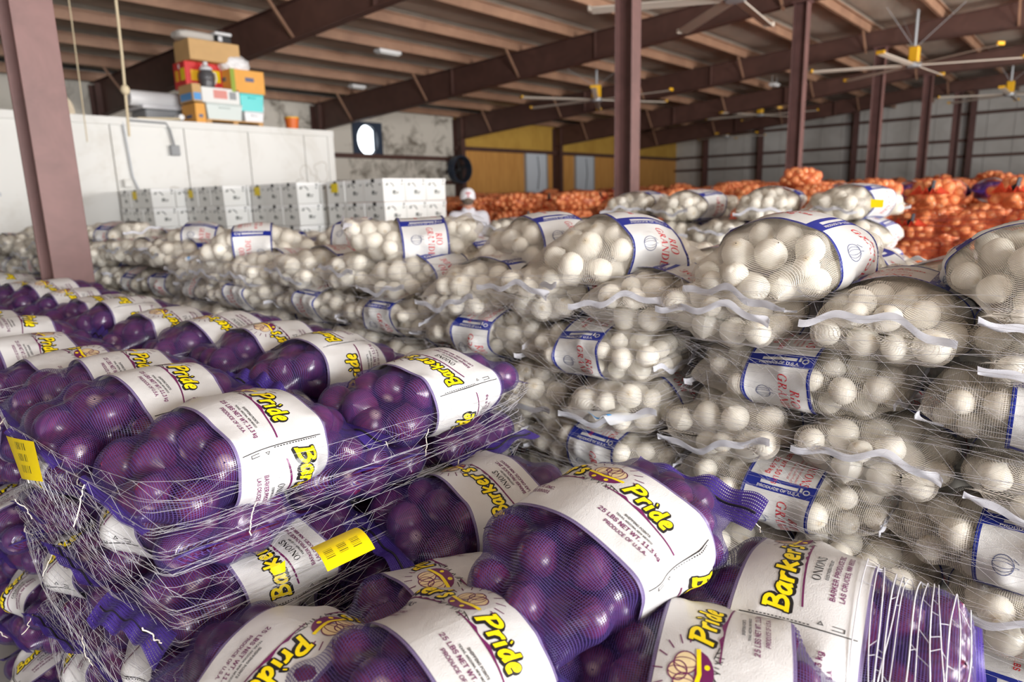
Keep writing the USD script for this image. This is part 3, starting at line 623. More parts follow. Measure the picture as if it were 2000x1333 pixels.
KINDS = stage.CreateClassPrim('/World/Kinds')
SACKS = {}; CLOUD = {}         # points of each kind of sack, for the pallet nets
def sub(prim): return str(prim.GetPath())
def add_onions(root, S, mat, fine, nu, nv, each=True, squash=.9, neck=.2):
    rs = np.random.RandomState(S.rs.randint(1 << 30)); C = S.bend(S.C); ms = []
    for c, r in zip(C, S.R):
        v, f, uv = onion_geom(nu, nv, rs, squash*rs.uniform(.95, 1.03), neck)
        v = v*r*.99 @ rand_rot(rs).T + c
        if each: part('onion', (v, f), mat, root, smooth=True, uv=uv)
        else: ms.append((v, f, uv))
    if not each:
        n = 0; V, F, U = [], [], []
        for v, f, uv in ms: V.append(v); F.append(f+n); U.append(uv); n += len(v)
        part('onions', (np.vstack(V), np.vstack(F)), mat, root, smooth=True, uv=np.vstack(U), kind='stuff')
def ruffle(S, end, length, amp, waves, rise, rs, flare=1.08, n=64, m=7, zoff=0):
    """flat hem of net beyond the end seam, gathered in folds"""
    w = S.wx(1.0); x0 = end*S.L/2; t = np.linspace(-1, 1, n); q = np.linspace(0, 1, m); p0 = rs.uniform(0, 6)
    k = np.array([[[x0+end*(length*b*(1+.12*math.sin(3*a+p0))-.004), a*w*(1+(flare-1)*b), S.bendz(x0)+zoff+rise*b**1.3*(1+.35*math.sin(2.2*a+p0))+amp*b**.7*math.sin(waves*a+p0+.8*math.sin(2*a))] for a in t] for b in q])
    uv = np.array([[[b*length, a*w] for a in t] for b in q])
    return k, (k.reshape(-1, 3), grid_faces(m, n)), uv.reshape(-1, 2)
PP = purple_print()
GOFF = dict(a=-.02, b=.05, c=.13, d=.0, e=-.04, f=-.05, p=-.03, n=0)
def make_purple(name, seed, each=True, sag=.0, full=True, **kw):
    root = thing('Kinds/'+name); p = sub(root); rs = np.random.RandomState(seed+77)
    a = dict(L=.51, W=.38, H=.168, d0=.074, d1=.102, count=36, sag=sag); a.update(kw)
    S = Sack(seed, **a)
    m, uv = S.net(); part('net', m, M['purple_net' if each else 'purple_net_far'], p, smooth=True, uv=uv)
    add_onions(p, S, M['red_onion'], True, 16 if each else 9, 11 if each else 6, each, .9, .16)
    xc = rs.uniform(-.01, .025); hb = .098
    m, uv = S.band(xc-hb, xc+hb, 27); lab = part('label', m, M['label_white'], p, smooth=True, uv=uv, label='white printed plastic band')
    for e in (-1, 1):
        m, uv = S.band(xc+e*hb-.006, xc+e*hb+.006, 3, -.0006); part('label_border', m, M['purple_edge'], lab, smooth=True, uv=uv)
    g0 = GOFF.get(name[-1:], -.08)
    for k, (ink, off) in P_INK.items():
        if not full and k in ('black_print',): continue
        for o in (0, S.G/2): part(k, S.printed((PP[k][0]+[g0+o, 0], PP[k][1]), xc-.004, off), M[ink], lab)
    K, m, uv = ruffle(S, 1, .05, .009, 7+rs.randint(4), .035 if seed % 2 else -.01, rs, 1.04); part('gathered_hem', m, M['purple_hem'], p, smooth=True, uv=uv, label='gathered violet hem of doubled net')
    part('draw_cord', tube(K[3][2:-2]+[0, 0, .002], .0024, 5), M['cord_black'], p, smooth=True)
    K, m, uv = ruffle(S, -1, .016, .004, 6, -.008, rs, 1.0, 50, 4); part('bottom_seam', m, M['purple_hem'], p, smooth=True, uv=uv)
    c = np.array([S.L/2+.02, S.wx(1.0)*rs.choice([-1, 1])*.9, S.bendz(S.L/2)+.01]); pts = [c]
    for k in range(12): pts.append(pts[-1]+[rs.uniform(-.003, .007), rs.uniform(-.006, .006), -.0045+rs.uniform(-.004, .004)])
    part('tie_string', tube(chaikin3(pts), .0014, 5), M['twine'], p, smooth=True)
    pts = [np.array([-S.L/2-.012, S.wx(1.0)*rs.uniform(-.8, .8), S.bendz(S.L/2)])]
    for k in range(12): pts.append(pts[-1]+[rs.uniform(-.006, .002), rs.uniform(-.005, .005), -.006+rs.uniform(-.003, .003)])
    part('tie_string', tube(chaikin3(pts), .0015, 5), M['twine'], p, smooth=True)
    CLOUD[name] = np.vstack([S.P.reshape(-1, 3), S.PL.reshape(-1, 3)]); SACKS[name] = S
    return S
def chaikin3(p, n=2):
    p = np.asarray(p, float)
    for _ in range(n):
        q = np.empty((2*len(p)-2, 3)); q[0::2] = .75*p[:-1]+.25*p[1:]; q[1::2] = .25*p[:-1]+.75*p[1:]; p = np.vstack([p[:1], q, p[-1:]])
    return p
WB = .112
WP = white_print(WB)
def make_white(name, seed, each=True, tail=False, **kw):
    root = thing('Kinds/'+name); p = sub(root); rs = np.random.RandomState(seed+55)
    a = dict(L=.66, W=.41, H=.205, d0=.070, d1=.104, count=56, blunt=5.0, taper=.12, lean=.80); a.update(kw)
    S = Sack(seed, **a)
    m, uv = S.net(); part('net', m, M['white_net' if each else 'white_net_far'], p, smooth=True, uv=uv)
    add_onions(p, S, M['white_onion'], True, 16 if each else 9, 11 if each else 6, each, .92, .2)
    xc = rs.uniform(-.03, .04)
    m, uv = S.band(xc-WB, xc+WB, 31); lab = part('label', m, M['label_film'], p, smooth=True, uv=uv, label='white film band printed in blue and red')
    g0 = rs.uniform(-.12, .12)
    for k, (ink, off) in W_INK.items():
        part(k, S.printed((WP[k][0]+[g0, 0], WP[k][1]), xc, off), M[ink], lab)
    for e in (-1, 1):
        m, uv = ribbon(S, e, rs); part('hem_ribbon', thick(m, .0022), M['white_hem'], p, smooth=True, uv=np.vstack([uv, uv]), label='white stitched hem ribbon')
    if tail:
        K, m, uv = ruffle(S, 1, .06 if name[-1] != 'd' else .085, .012, 5, -.012, rs, .3, 50, 8); part('film_tail', m, M['poly_clear'], p, smooth=True, uv=uv, label='crumpled clear film tail with blue print')
        bl = [K[5:7, 12:38]]
        part('tail_print', cat([(q.reshape(-1, 3)+[0, 0, .0012], grid_faces(q.shape[0], q.shape[1])) for q in bl]), M['ink_sky'], p, smooth=True)
    CLOUD[name] = np.vstack([S.P.reshape(-1, 3), S.PL.reshape(-1, 3)]); SACKS[name] = S
    return S
def ribbon(S, e, rs, n=80, m=6):
    """stitched ribbon hem draped wavy over the bulging end of the bag"""
    w = S.wx(1.0)*1.0; t = np.linspace(-1, 1, n); q = np.linspace(0, 1, m); p0 = rs.uniform(0, 6, 3); h = .020
    base = (.024*np.sin(2.4*t+p0[0])+.010*np.sin(8*t+p0[1])-.018)*(1-.5*t**4)
    Pe = S.P.reshape(-1, 3); Pe = Pe[e*Pe[:, 0] > S.L*.30]
    y = t*w; X = np.zeros((m, n)); Z = np.zeros((m, n))
    for b in range(m):
        Z[b] = S.bendz(S.L/2)+base+(q[b]-.5)*h
        d = (Pe[None, :, 1]-y[:, None])**2+(Pe[None, :, 2]-Z[b][:, None])**2
        X[b] = np.where(d < .026**2, e*Pe[None, :, 0], 0).max(1)
    X = np.maximum(X, S.L*.40)
    for _ in range(12): X[:, 1:-1] = .25*X[:, :-2]+.5*X[:, 1:-1]+.25*X[:, 2:]
    X += .004+.003*np.sin(11*t+p0[2])*(q[:, None]-.5)
    k = np.stack([e*X, np.broadcast_to(y, (m, n)), Z], -1)
    uv = np.stack([np.broadcast_to(q[:, None]*h, (m, n)), np.broadcast_to(y, (m, n))], -1)
    return (k.reshape(-1, 3), grid_faces(m, n)), uv.reshape(-1, 2)
def thick(m, t):
    v, f = m; v = np.asarray(v); n = len(v)
    nr = np.zeros_like(v); fn = np.cross(v[f[:, 1]]-v[f[:, 0]], v[f[:, 2]]-v[f[:, 0]])
    for k in range(3): np.add.at(nr, f[:, k], fn)
    nr /= np.maximum(np.linalg.norm(nr, axis=1, keepdims=True), 1e-12)
    return np.vstack([v+nr*t/2, v-nr*t/2]), np.vstack([f, f[:, ::-1]+n])
def make_orange(name, seed, each=False, **kw):
    root = thing('Kinds/'+name); p = sub(root); rs = np.random.RandomState(seed+99)
    a = dict(L=.72, W=.44, H=.26, d0=.070, d1=.095, count=70, ni=34, nj=48, blunt=2.6, taper=.35); a.update(kw)
    S = Sack(seed, **a)
    m, uv = S.net(); part('net', m, M['orange_net'], p, smooth=True, uv=uv)
    add_onions(p, S, M['yellow_onion'], True, 10 if each else 8, 7 if each else 5, each)
    K, m, uv = ruffle(S, 1, .07, .02, 9, .04, rs, .5, 30, 5); part('gathered_neck', m, M['orange_hem'], p, smooth=True, uv=uv)
    c = np.array([S.L/2-.01, 0, S.bendz(S.L/2)+.02])
    part('neck_tag', cat([xf(rbox(.012, .05+.02*k, .03, .003), T(*(c+[.01*k, .02*k-.02, .02*k]), rx=40*k, rz=25*k)) for k in range(3)]), M['cord_black'], p)
    CLOUD[name] = S.P.reshape(-1, 3)
    return S
PN = [f'red_onion_sack_{c}' for c in 'abcdef']
for k, n in enumerate(PN): make_purple(n, 11+k, True, sag=(.35, .15, .5, .0, .25, .6)[k], flop=(.0, .25, .2, .3, .0, .1)[k])
make_purple('red_onion_sack_top', 31, True, sag=.55, L=.53, W=.39, H=.185, count=39, flop=.35, full=True)
WN = [f'white_onion_sack_{c}' for c in 'abcdef']
for k, n in enumerate(WN): make_white(n, 61+k, True, tail=k in (2,), sag=(.1, .25, .0, .3, .15, .05)[k])
for k, n in enumerate(('white_onion_sack_loose', 'white_onion_sack_slump')): make_white(n, 81+k, True, sag=.75, blunt=2.5, taper=.25, H=.215, W=.43, count=54, flop=.1)
make_white('white_onion_sack_tailed', 85, True, True, sag=.6, blunt=2.5, taper=.25, H=.21, count=54)
ON = [f'yellow_onion_sack_{c}' for c in 'abc']
for k, n in enumerate(ON): make_orange(n, 91+k, each=False)
make_orange('yellow_onion_sack_near', 97, each=True, ni=44, nj=60)
make_purple('red_onion_sack_plain', 41, False, full=False, ni=30, nj=40, count=30)
make_white('white_onion_sack_plain', 71, False, ni=30, nj=40, count=44)

PLACED = []        # (pallet, kind, matrix)
def put(kind, name, label, categ, group, M4, pallet=None):
    pr = stage.DefinePrim(numbered(name), 'Xform'); pr.GetReferences().AddInternalReference('/World/Kinds/'+kind); pr.SetInstanceable(True)
    UsdGeom.Xformable(pr).AddTransformOp().Set(Gf.Matrix4d(*M4.T.ravel().tolist()))
    tag(pr, label, categ, group)
    if pallet: PLACED.append((pallet, kind, M4))
    return pr

# ------------------------------------------------------------------ the purple sacks
ORD = ['first', 'second', 'third', 'fourth', 'fifth', 'sixth', 'seventh', 'eighth', 'ninth', 'tenth', 'eleventh', 'twelfth', 'thirteenth', 'fourteenth']
R = random.Random(5)
def purple(kind, label, group, x, y, z, yaw, ry=0.0, rx=0.0, s=1.0, pallet=None):
    return put(kind, 'red_onion_sack', label, 'onion sack', group, T(x, y, z, yaw, ry, rx, s), pallet)
# low pallet in the foreground: eight loose sacks on top
G_FG = 'red onion sacks on the low foreground pallet'
purple('red_onion_sack_top', 'purple sack lying on top of the foreground heap, its white band brightly lit', G_FG, -.665, 1.03, 1.005, 82, -9, 7, 1.0, 'FG')
purple(PN[1], 'purple sack of red onions at the back left of the foreground heap, band upside down', G_FG, -1.12, 1.15, .90, -104, 0, -4, 1.0, 'FG')
purple(PN[3], 'purple sack mostly buried in the foreground heap behind the bent yellow tag', G_FG, -.90, .84, .83, -105, 0, 0, 1, 'FG')
purple(PN[4], 'purple sack at bottom centre of the foreground heap, its band reading upright towards the right', G_FG, -.735, .665, .88, 79, 2, 4, 1.0, 'FG')
purple(PN[0], 'purple sack at bottom left corner of the foreground heap, band upside down under loose netting', G_FG, -1.0, .55, .825, 16, 0, -5, 1.02, 'FG')
purple(PN[2], 'purple sack at right end of the foreground heap, half wrapped in thick white netting', G_FG, -.345, 1.19, .875, -172, 2, -6, 1.05, 'FG')
purple(PN[5], 'purple sack at bottom right of the foreground heap, overlapping the netted sack behind it', G_FG, -.375, .925, .86, -160, -4, -8, 1.0, 'FG')
purple(PN[1], 'purple sack at the very bottom edge right of centre, only its bulging onions in view', G_FG, -.42, .62, .79, -170, 0, 0, 1, 'FG')
# long stack at the left: near row and far row of the top layer, then the layers below
NEAR = [(-1.40, .685, 1.135, 90), (-1.80, .66, 1.145, 92), (-2.15, .70, 1.135, 88), (-2.46, .66, 1.11, 91), (-2.83, .66, 1.12, 90), (-3.22, .70, 1.14, 86), (-3.6, .68, 1.13, 90), (-3.97, .66, 1.14, 93), (-4.33, .68, 1.12, 90), (-4.72, .68, 1.14, 88), (-5.1, .66, 1.13, 90), (-5.5, .67, 1.14, 92)]
FAR = [(-1.385, 1.215, 1.135, -88), (-1.86, 1.22, 1.14, -90), (-2.2, 1.25, 1.135, -92), (-2.54, 1.2, 1.14, -89), (-2.95, 1.19, 1.135, -90), (-3.36, 1.18, 1.15, -93), (-3.74, 1.2, 1.13, -88), (-4.1, 1.2, 1.14, -90), (-4.55, 1.23, 1.16, -87), (-4.93, 1.2, 1.13, -90), (-5.35, 1.22, 1.15, -91), (-5.72, 1.2, 1.14, -90)]
seqN = [5, 4, 0, 1, 3, 4, 0, 5, 1, 2, 4, 3]; seqF = [1, 2, 0, 3, 5, 2, 1, 0, 4, 3, 2, 5]
for row, seq, nm in ((NEAR, seqN, 'near'), (FAR, seqF, 'far')):
    for k, (x, y, z, yaw) in enumerate(row):
        purple(PN[seq[k]], f'purple sack of red onions, {ORD[k]} in the {nm} row on top of the left stack', 'red onion sacks on top of the tall left stack', x, y, z, yaw, R.uniform(-3, 3), R.uniform(-4, 4)+(3 if k == 0 else 0), 1.04, 'PL' if k < 3 else None)
XN = 'red onion sacks in the lower layers of the tall left stack'
for L in range(1, 8):
    z = 1.135-.146*L
    if L % 2 == 0:
        cells = [(x, y, 90 if y < .9 else -90) for x in (-1.385, -1.75, -2.09) for y in (.685, 1.215)]
    else:
        cells = [(x, y, 0 if x > -1.7 else 180) for x in (-1.46, -1.99) for y in (.60, .95, 1.30)]
    for k, (x, y, yaw) in enumerate(cells):
        outer = x > -1.5 or y < .7
        if not outer or z < .12: continue
        side = 'on the lit face' if x > -1.5 else 'on the shaded left face'
        purple(PN[(k*2+L*3) % 6], f'purple sack in the left stack, {["", "second", "third", "fourth", "fifth", "sixth", "seventh", "eighth"][L]} layer, {ORD[k]} {side}', XN,
               x+R.uniform(-.025, .025), y+R.uniform(-.015, .015), z, yaw+R.uniform(-4, 4)+(180 if R.random() < .4 else 0), R.uniform(-3, 3), R.choice([0, 180])+R.uniform(-5, 5), 1.0, 'PL')
for L in range(1, 8):
    z = 1.135-.146*L
    for k, (x, y, yaw) in enumerate([(-2.62, .69, 90), (-2.99, .67, 90)] if L % 2 == 0 else [(-2.55, .58, 180), (-3.08, .6, 0)]):
        purple(PN[(k+L) % 6], f'purple sack at the left picture edge, {["", "second", "third", "fourth", "fifth", "sixth", "seventh", "eighth"][L]} layer, {ORD[k]} along', XN, x+R.uniform(-.02, .05), y+R.uniform(-.03, .02), z, yaw+R.uniform(-5, 5), 0, R.choice([0, 180]), 1.0)

def instancer(name, kind, mats, label, categ):
    """sacks stacked out of sight inside the pallets: one object nobody could count"""
    pi = UsdGeom.PointInstancer.Define(stage, numbered(name)); p = pi.GetPath()
    pr = stage.DefinePrim(f'{p}/{kind}', 'Xform'); pr.GetReferences().AddInternalReference('/World/Kinds/'+kind)
    pi.CreatePrototypesRel().SetTargets([pr.GetPath()]); pi.CreateProtoIndicesAttr([0]*len(mats))
    pos, ori, sc = [], [], []
    for m in mats:
        s = np.linalg.norm(m[:3, 0]); r = Gf.Matrix4d(*np.block([[m[:3, :3]/s, np.zeros((3, 1))], [np.zeros((1, 3)), np.ones((1, 1))]]).T.ravel().tolist()).ExtractRotationQuat()
        pos.append(Gf.Vec3f(*map(float, m[:3, 3]))); ori.append(Gf.Quath(r)); sc.append(Gf.Vec3f(float(s), float(s), float(s)))
    pi.CreatePositionsAttr(pos); pi.CreateOrientationsAttr(ori); pi.CreateScalesAttr(sc)
    return tag(pi.GetPrim(), label, categ, kind='stuff')
core = []
for L in range(1, 8):
    z = 1.135-.146*L
    core += [T(x, y, z, 90) for x in (-1.8, -2.1) for y in (.95,)] if L % 2 else [T(-1.75, 1.2, z, 90), T(-2.1, 1.2, z, 90)]
    for p in range(1, 4):
        x0 = -1.2-1.14*p
        core += [T(x0-.2-.36*k, y, z, 90 if y < 1 else -90) for k in range(3) for y in (.69, 1.21) if not (p == 1 and y < 1 and k < 2)]
for L in range(0, 5):
    core += [T(x, y, .70-.146*L, 90 if y < 1 else -90) for x in (-1.0, -.64, -.28) for y in (.70, 1.22)]
instancer('red_onion_sack_pile', 'red_onion_sack_plain', core, 'purple red onion sacks packed inside the stacks, hardly seen between the outer sacks', 'onion sacks')

# ------------------------------------------------------------------ the white sacks
R = random.Random(9)
def white(label, group, x, y, z, yaw, ry=0.0, rx=0.0, s=1.0, pallet=None, kind=None, name='white_onion_sack'):
    return put(kind or WN[R.randrange(6)], name, label, 'onion sack', group, T(x, y, z, yaw, ry, rx, s), pallet)
PAL = ['nearest pallet', 'second pallet', 'third pallet', 'fourth pallet', 'fifth pallet', 'sixth pallet', 'seventh pallet', 'eighth pallet']
LAY = ['top', 'second', 'third', 'fourth', 'fifth', 'sixth', 'seventh']
wcore = []
for n in range(8):
    x1 = .27-1.145*n if n == 0 else -.98-1.145*(n-1); x0 = x1-1.17 if n == 0 else x1-1.07
    if n == 0: x0 = -.92
    w = x1-x0; nl = [6, 5, 4, 3, 3, 3, 2, 2][n]; jy = [0, .0, .03, -.02, .04, 0, .05, .0][n]
    gp = f'white onion sacks on the {PAL[n]}'
    for L in range(8):
        z = 1.315-.172*L+(0 if n < 2 else R.uniform(-.01, .03))
        if L % 2 == 0:
            cells = [((-.79, -.43, -.03)[k] if n == 0 else x0+w*(k+.5)/3, 1.75+.33, 90) for k in range(3)]; back = [(x0+w*(k+.5)/3, 1.75+.99, -90) for k in range(3)]
        else:
            cells = [(x0+w*(k+.5)/2, 1.75+.205, 0) for k in range(2)]; back = [(x0+w*(k+.5)/2, 1.75+.205+.41*j, 0) for k in range(2) for j in (1, 2)]
        if z < .09: continue
        for k, (x, y, yaw) in enumerate(cells):
            if L < nl:
                face = 'end-on' if L % 2 == 0 else 'side-on, band showing'
                white(f'white sack lying {face}, {ORD[k]} from left, {LAY[L]} layer, {PAL[n]}', gp, x+R.uniform(-.02, .02), y+jy+R.uniform(-.03, .03), z, yaw+R.uniform(-5, 5)+(180 if R.random() < .5 else 0),
                      R.uniform(-3, 3), R.choice([0, 180])+R.uniform(-7, 7), (.88 if L % 2 else .97)*R.uniform(.97, 1.03)*(w/1.1 if n else 1), f'W{n}' if n < 4 else None)
            else: wcore.append(T(x, y, z, yaw))
        if L == 0 and n < 5:
            for k, (x, y, yaw) in enumerate(back):
                white(f'white sack in the back of the top layer, {ORD[k]} from left, {PAL[n]}', gp, x+R.uniform(-.02, .02), y+R.uniform(-.03, .03), z+.01, yaw+R.uniform(-5, 5), 0, R.choice([0, 180]), .97, f'W{n}' if n < 4 else None)
        else: wcore += [T(x, y, z, yaw) for x, y, yaw in back]
GL = 'loose white sacks lying on top of the pallets'
LO, SL, TA = 'white_onion_sack_loose', 'white_onion_sack_slump', 'white_onion_sack_tailed'
LOOSE = [('plump white sack lying alone on the nearest pallet, ribbon hem facing front', -.69, 2.09, 1.470, 80, 0, 4, .98, LO),
         ('white sack on the nearest pallet, cut off by the right picture edge', -.13, 2.10, 1.455, 104, 0, -3, .9, SL),
         ('white sack lying askew on the second pallet, blue and white band at its right', -1.29, 2.08, 1.470, 62, 0, 5, .97, SL),
         ('white sack behind the askew one on the second pallet', -1.78, 2.30, 1.475, 66, 0, 0, .95, LO),
         ('white sack on the third pallet, blue printed band at its right end', -2.44, 2.12, 1.455, 56, 0, 184, .95, SL),
         ('white sack with crumpled clear film tail on the fourth pallet', -3.70, 2.05, 1.44, 236, 0, 0, .95, TA),
         ('white sack lying behind the one with the film tail', -3.5, 2.62, 1.45, 30, 0, 0, .9, LO),
         ('white sack on the fifth pallet right of the near column', -4.75, 2.2, 1.43, 50, 0, 0, .95, SL),
         ('white sack with blue band on the sixth pallet just behind the near column', -6.0, 2.15, 1.44, 10, 0, 180, .95, WN[3]),
         ('white sack on the seventh pallet left of the near column', -7.1, 2.1, 1.43, 20, 0, 0, .95, LO),
         ('white sack on the eighth pallet at the far left edge', -8.0, 2.2, 1.43, 80, 0, 0, .95, SL)]
for lab, x, y, z, yaw, ry, rx, s, kd in LOOSE: white(lab, GL, x, y, z, yaw, ry, rx, s, None, kd)
# second row of white sacks further back
G2 = 'white onion sacks in the row behind'
for L in range(3):
    z = 1.375-.172*L
    for k in range(8):
        x = -1.12-.395*k
        white(f'white sack in the row behind, {LAY[L]} layer, {ORD[k]} from its right end', G2, x+R.uniform(-.03, .03), 4.53+R.uniform(-.04, .04), z, 90+R.uniform(-6, 6), 0, R.choice([0, 180]), .97)
        for LL in (range(3, 8) if L == 0 else ()): wcore.append(T(x, 4.53, z-.172*LL, 90))
for k, (x, y, z, yaw, kd) in enumerate([(-1.17, 4.5, 1.57, 75, 1), (-1.66, 4.48, 1.575, 100, 3), (-2.2, 4.5, 1.565, 80, 0), (-2.66, 4.55, 1.565, 95, 5)]):
    white(f'loose white sack on top of the row behind, {ORD[k]} from its right end', G2, x, y, z, yaw, 0, R.uniform(-5, 5), .95, None, WN[kd])
instancer('white_onion_sack_pile', 'white_onion_sack_plain', wcore, 'white onion sacks packed inside and low in the pallets, hardly seen', 'onion sacks')

# ------------------------------------------------------------------ the orange sacks
R = random.Random(21)
def orange(label, group, x, y, z, yaw, s=1.0, kind=None, rx=0, pallet=None):
    return put(kind or ON[R.randrange(3)], 'yellow_onion_sack', label, 'onion sack', group, T(x, y, z, yaw, 0, rx, s), pallet)
GO = 'orange onion sacks on the wrapped right pallet'
ocore = []
orange('orange net sack of yellow onions, left of two on the red wrapped pallet at right', GO, -1.02, 6.05, 1.60, -86, .92, 'yellow_onion_sack_near')
orange('orange sack of yellow onions, right of two on the red wrapped pallet', GO, -.48, 6.1, 1.60, -95, .95, 'yellow_onion_sack_near')
for L in range(3):
    for k in range(4):
        orange(f'orange sack under red wrap on the right pallet, {LAY[L]} layer, {ORD[k]} from left', GO, -1.12+.36*k, 6.12, 1.37-.21*L, 90 if (k+L) % 2 else -90, .9, None, 0, 'O')
        for LL in (range(3, 6) if L == 0 else ()): ocore.append(T(-1.12+.36*k, 6.12, 1.37-.21*LL, 90))
GM = 'orange onion sacks in the first orange row'
for k in range(14):
    x = -7.35+.47*k
    if abs(x+4.7) < .55: continue
    orange(f'orange sack of yellow onions lying {ORD[k]} from left in the first orange row', GM, x, 7.95 if -5.3 < x < -4.2 else 7.55, 1.36+R.uniform(-.02, .02), R.choice([90, -90])+R.uniform(-8, 8))
    for LL in range(1, 6): ocore.append(T(x, 7.95 if -5.3 < x < -4.2 else 7.55, 1.36-.22*LL, 90))
for k, (x, y, z, yaw, s) in enumerate([(-7.0, 7.5, 1.58, 100, .9), (-6.25, 7.45, 1.60, 35, 1.05), (-5.35, 7.5, 1.60, 60, 1.0), (-3.85, 7.6, 1.60, 80, 1.0), (-3.4, 7.7, 1.58, 70, 1.0), (-2.85, 7.5, 1.62, 60, 1.0), (-2.5, 7.55, 1.78, 100, .9), (-2.3, 7.4, 1.60, 95, .95), (-1.75, 7.5, 1.62, 100, 1.0)]):
    orange(f'loose orange sack heaped on the first orange row, {ORD[k]} from left', GM, x, y, z, yaw, s, 'yellow_onion_sack_near' if k in (1, 2) else None)
for k in range(7):   # purple sacks on a pallet behind the first orange row
    purple('red_onion_sack_plain', 'small purple sack seen over the first orange row among orange sacks', 'distant purple sacks behind the first orange row', -2.15-.38*k if k < 4 else -1.0-.38*(k-4), 9.0+.1*(k % 2), 1.60, 90, 0, 0, 1.05)
    for LL in range(1, 8): ocore.append(T(-2.15-.38*k if k < 4 else -1.0-.38*(k-4), 9.0, 1.55-.2*LL, 90))
far_rows = [(9.6, 1.56), (11.2, 1.62), (12.8, 1.68), (14.6, 1.73), (16.6, 1.78), (18.8, 1.82), (21.4, 1.86), (24.2, 1.88), (27.2, 1.90), (30.4, 1.92), (33.0, 1.93)]
GF = 'orange onion sacks on the far pallets'; nf = 0; fpile = []
FL = 'orange net sack of yellow onions on the far pallets at the back of the hall'
for y, zt in far_rows:
    x = -18.2
    while x < 1.2:
        x += .46
        if abs(x+4.7) < .35 or (y < 11 and (x < -8.6 or -3.6 < x < -.1)): continue
        hop = R.random() < .16
        m = (x+R.uniform(-.05, .05), y+R.uniform(-.15, .15), zt-.13+R.uniform(-.04, .05)+(.12 if hop else 0), R.choice([90, -90, 75, 110]), R.uniform(.92, 1.05))
        if nf < 250 and y < 22: orange(FL, GF, *m); nf += 1
        else: fpile.append(T(m[0], m[1], m[2], m[3], 0, 0, m[4]))
        for LL in range(1, int((zt-.13)/.23)+1): ocore.append(T(m[0], y, zt-.13-.23*LL, 90))
instancer('yellow_onion_sack_pile', 'yellow_onion_sack_a', ocore+fpile, 'orange sacks filling the far pallets, too many and too small to count', 'onion sacks')

# ------------------------------------------------------------------ netting stretched round the pallets
def pallet_net(pallet, zlo, zhi, name, label, n_str, r, seed, zig=(.03, .5), wob=.012, arc=None, fine=.5, off=.003, mat='strand'):
    rs = np.random.RandomState(seed); pts = []
    for pl, kd, m in PLACED:
        if pl == pallet: pts.append(CLOUD[kd] @ m[:3, :3].T + m[:3, 3])
    pts = np.vstack(pts); c = (pts[:, :2].min(0)+pts[:, :2].max(0))/2
    NT = 360; th = np.linspace(0, 2*PI, NT, endpoint=False); d = np.stack([np.cos(th), np.sin(th)], 1)
    zs = np.arange(zlo-.03, zhi+.05, .02); RAD = []
    lo_, hi_ = pts[:, :2].min(0), pts[:, :2].max(0); q = (hi_-lo_)*.36; corner = c+np.array([[-1, -1], [1, -1], [1, 1], [-1, 1]])*q
    for z in zs:
        s = pts[np.abs(pts[:, 2]-z) < .035][:, :2]
        s = np.vstack([s, corner])
        h = ConvexHull(s); dist = -(h.equations[:, 2]+h.equations[:, :2] @ c); dd = d @ h.equations[:, :2].T
        RAD.append(np.where(dd > 1e-6, dist/np.maximum(dd, 1e-6), 9).min(1))
    RAD = np.array(RAD)
    for _ in range(2): RAD[1:-1] = np.maximum(RAD[1:-1], .5*(RAD[:-2]+RAD[2:]))
    def P(t, z):
        fz = np.clip((z-zs[0])/.02, 0, len(zs)-1.001); i = fz.astype(int); u = fz-i
        ft = (t/(2*PI)*NT) % NT; j = ft.astype(int) % NT; v = ft-np.floor(ft); k = (j+1) % NT
        rr = (RAD[i, j]*(1-v)+RAD[i, k]*v)*(1-u)+(RAD[i+1, j]*(1-v)+RAD[i+1, k]*v)*u + off
        return np.stack([c[0]+rr*np.cos(t), c[1]+rr*np.sin(t), z], -1)
    a0, a1 = arc if arc else (0, 2*PI); t = np.linspace(a0, a1, int(170*(a1-a0)/(2*PI)*1.6))
    Z = []; ms = []
    for k in range(n_str):
        z0 = zlo+(zhi-zlo)*(k+rs.uniform(.1, .9))/n_str
        ph = rs.uniform(0, 6, 3); Z.append(z0 + wob*(np.sin(2*t+ph[0])+.6*np.sin(3*t+ph[1])+.5*np.sin(7*t+ph[2])) + rs.uniform(-.004, .004)*np.sin(t+ph[2])*4)
    Z.sort(key=lambda q: q[0])
    for z in Z: ms.append(tube(P(t, z), r*rs.uniform(.7, 1.15), 3))
    for k in range(n_str-1):
        step = zig[0]*rs.uniform(.7, 1.5); L = (a1-a0)*RAD.mean(); n = max(4, int(L/step)); tq = np.linspace(a0, a1, n)+rs.uniform(-.3, .3, n)*(a1-a0)/n
        za, zb_ = np.interp(tq, t, Z[k]), np.interp(tq, t, Z[min(n_str-1, k+1+(rs.rand() < .3))]); zz = np.where(np.arange(n) % 2, za, zb_)
        pp = P(tq, zz)
        keep = rs.rand() < zig[1]+.5
        if keep: ms.append(tube(pp, r*fine, 3))
    part(name, cat(ms), M[mat], kind='stuff', smooth=False)
    p = stage.GetPrimAtPath('/World/'+name if USED['/World/'+name] == 1 else f'/World/{name}_{USED["/World/"+name]-1:03d}')
    tag(p, label, 'netting', kind='stuff'); return P
PLP = pallet_net('PL', .05, 1.15, 'pallet_netting', 'white stretch netting wound round the tall purple stack at left', 86, .00046, 3, (.035, .6), .006, fine=.7)
FGP = pallet_net('FG', .42, .82, 'pallet_netting', 'white stretch netting round the low foreground pallet of purple sacks', 30, .00050, 4, (.05, .4), .006)
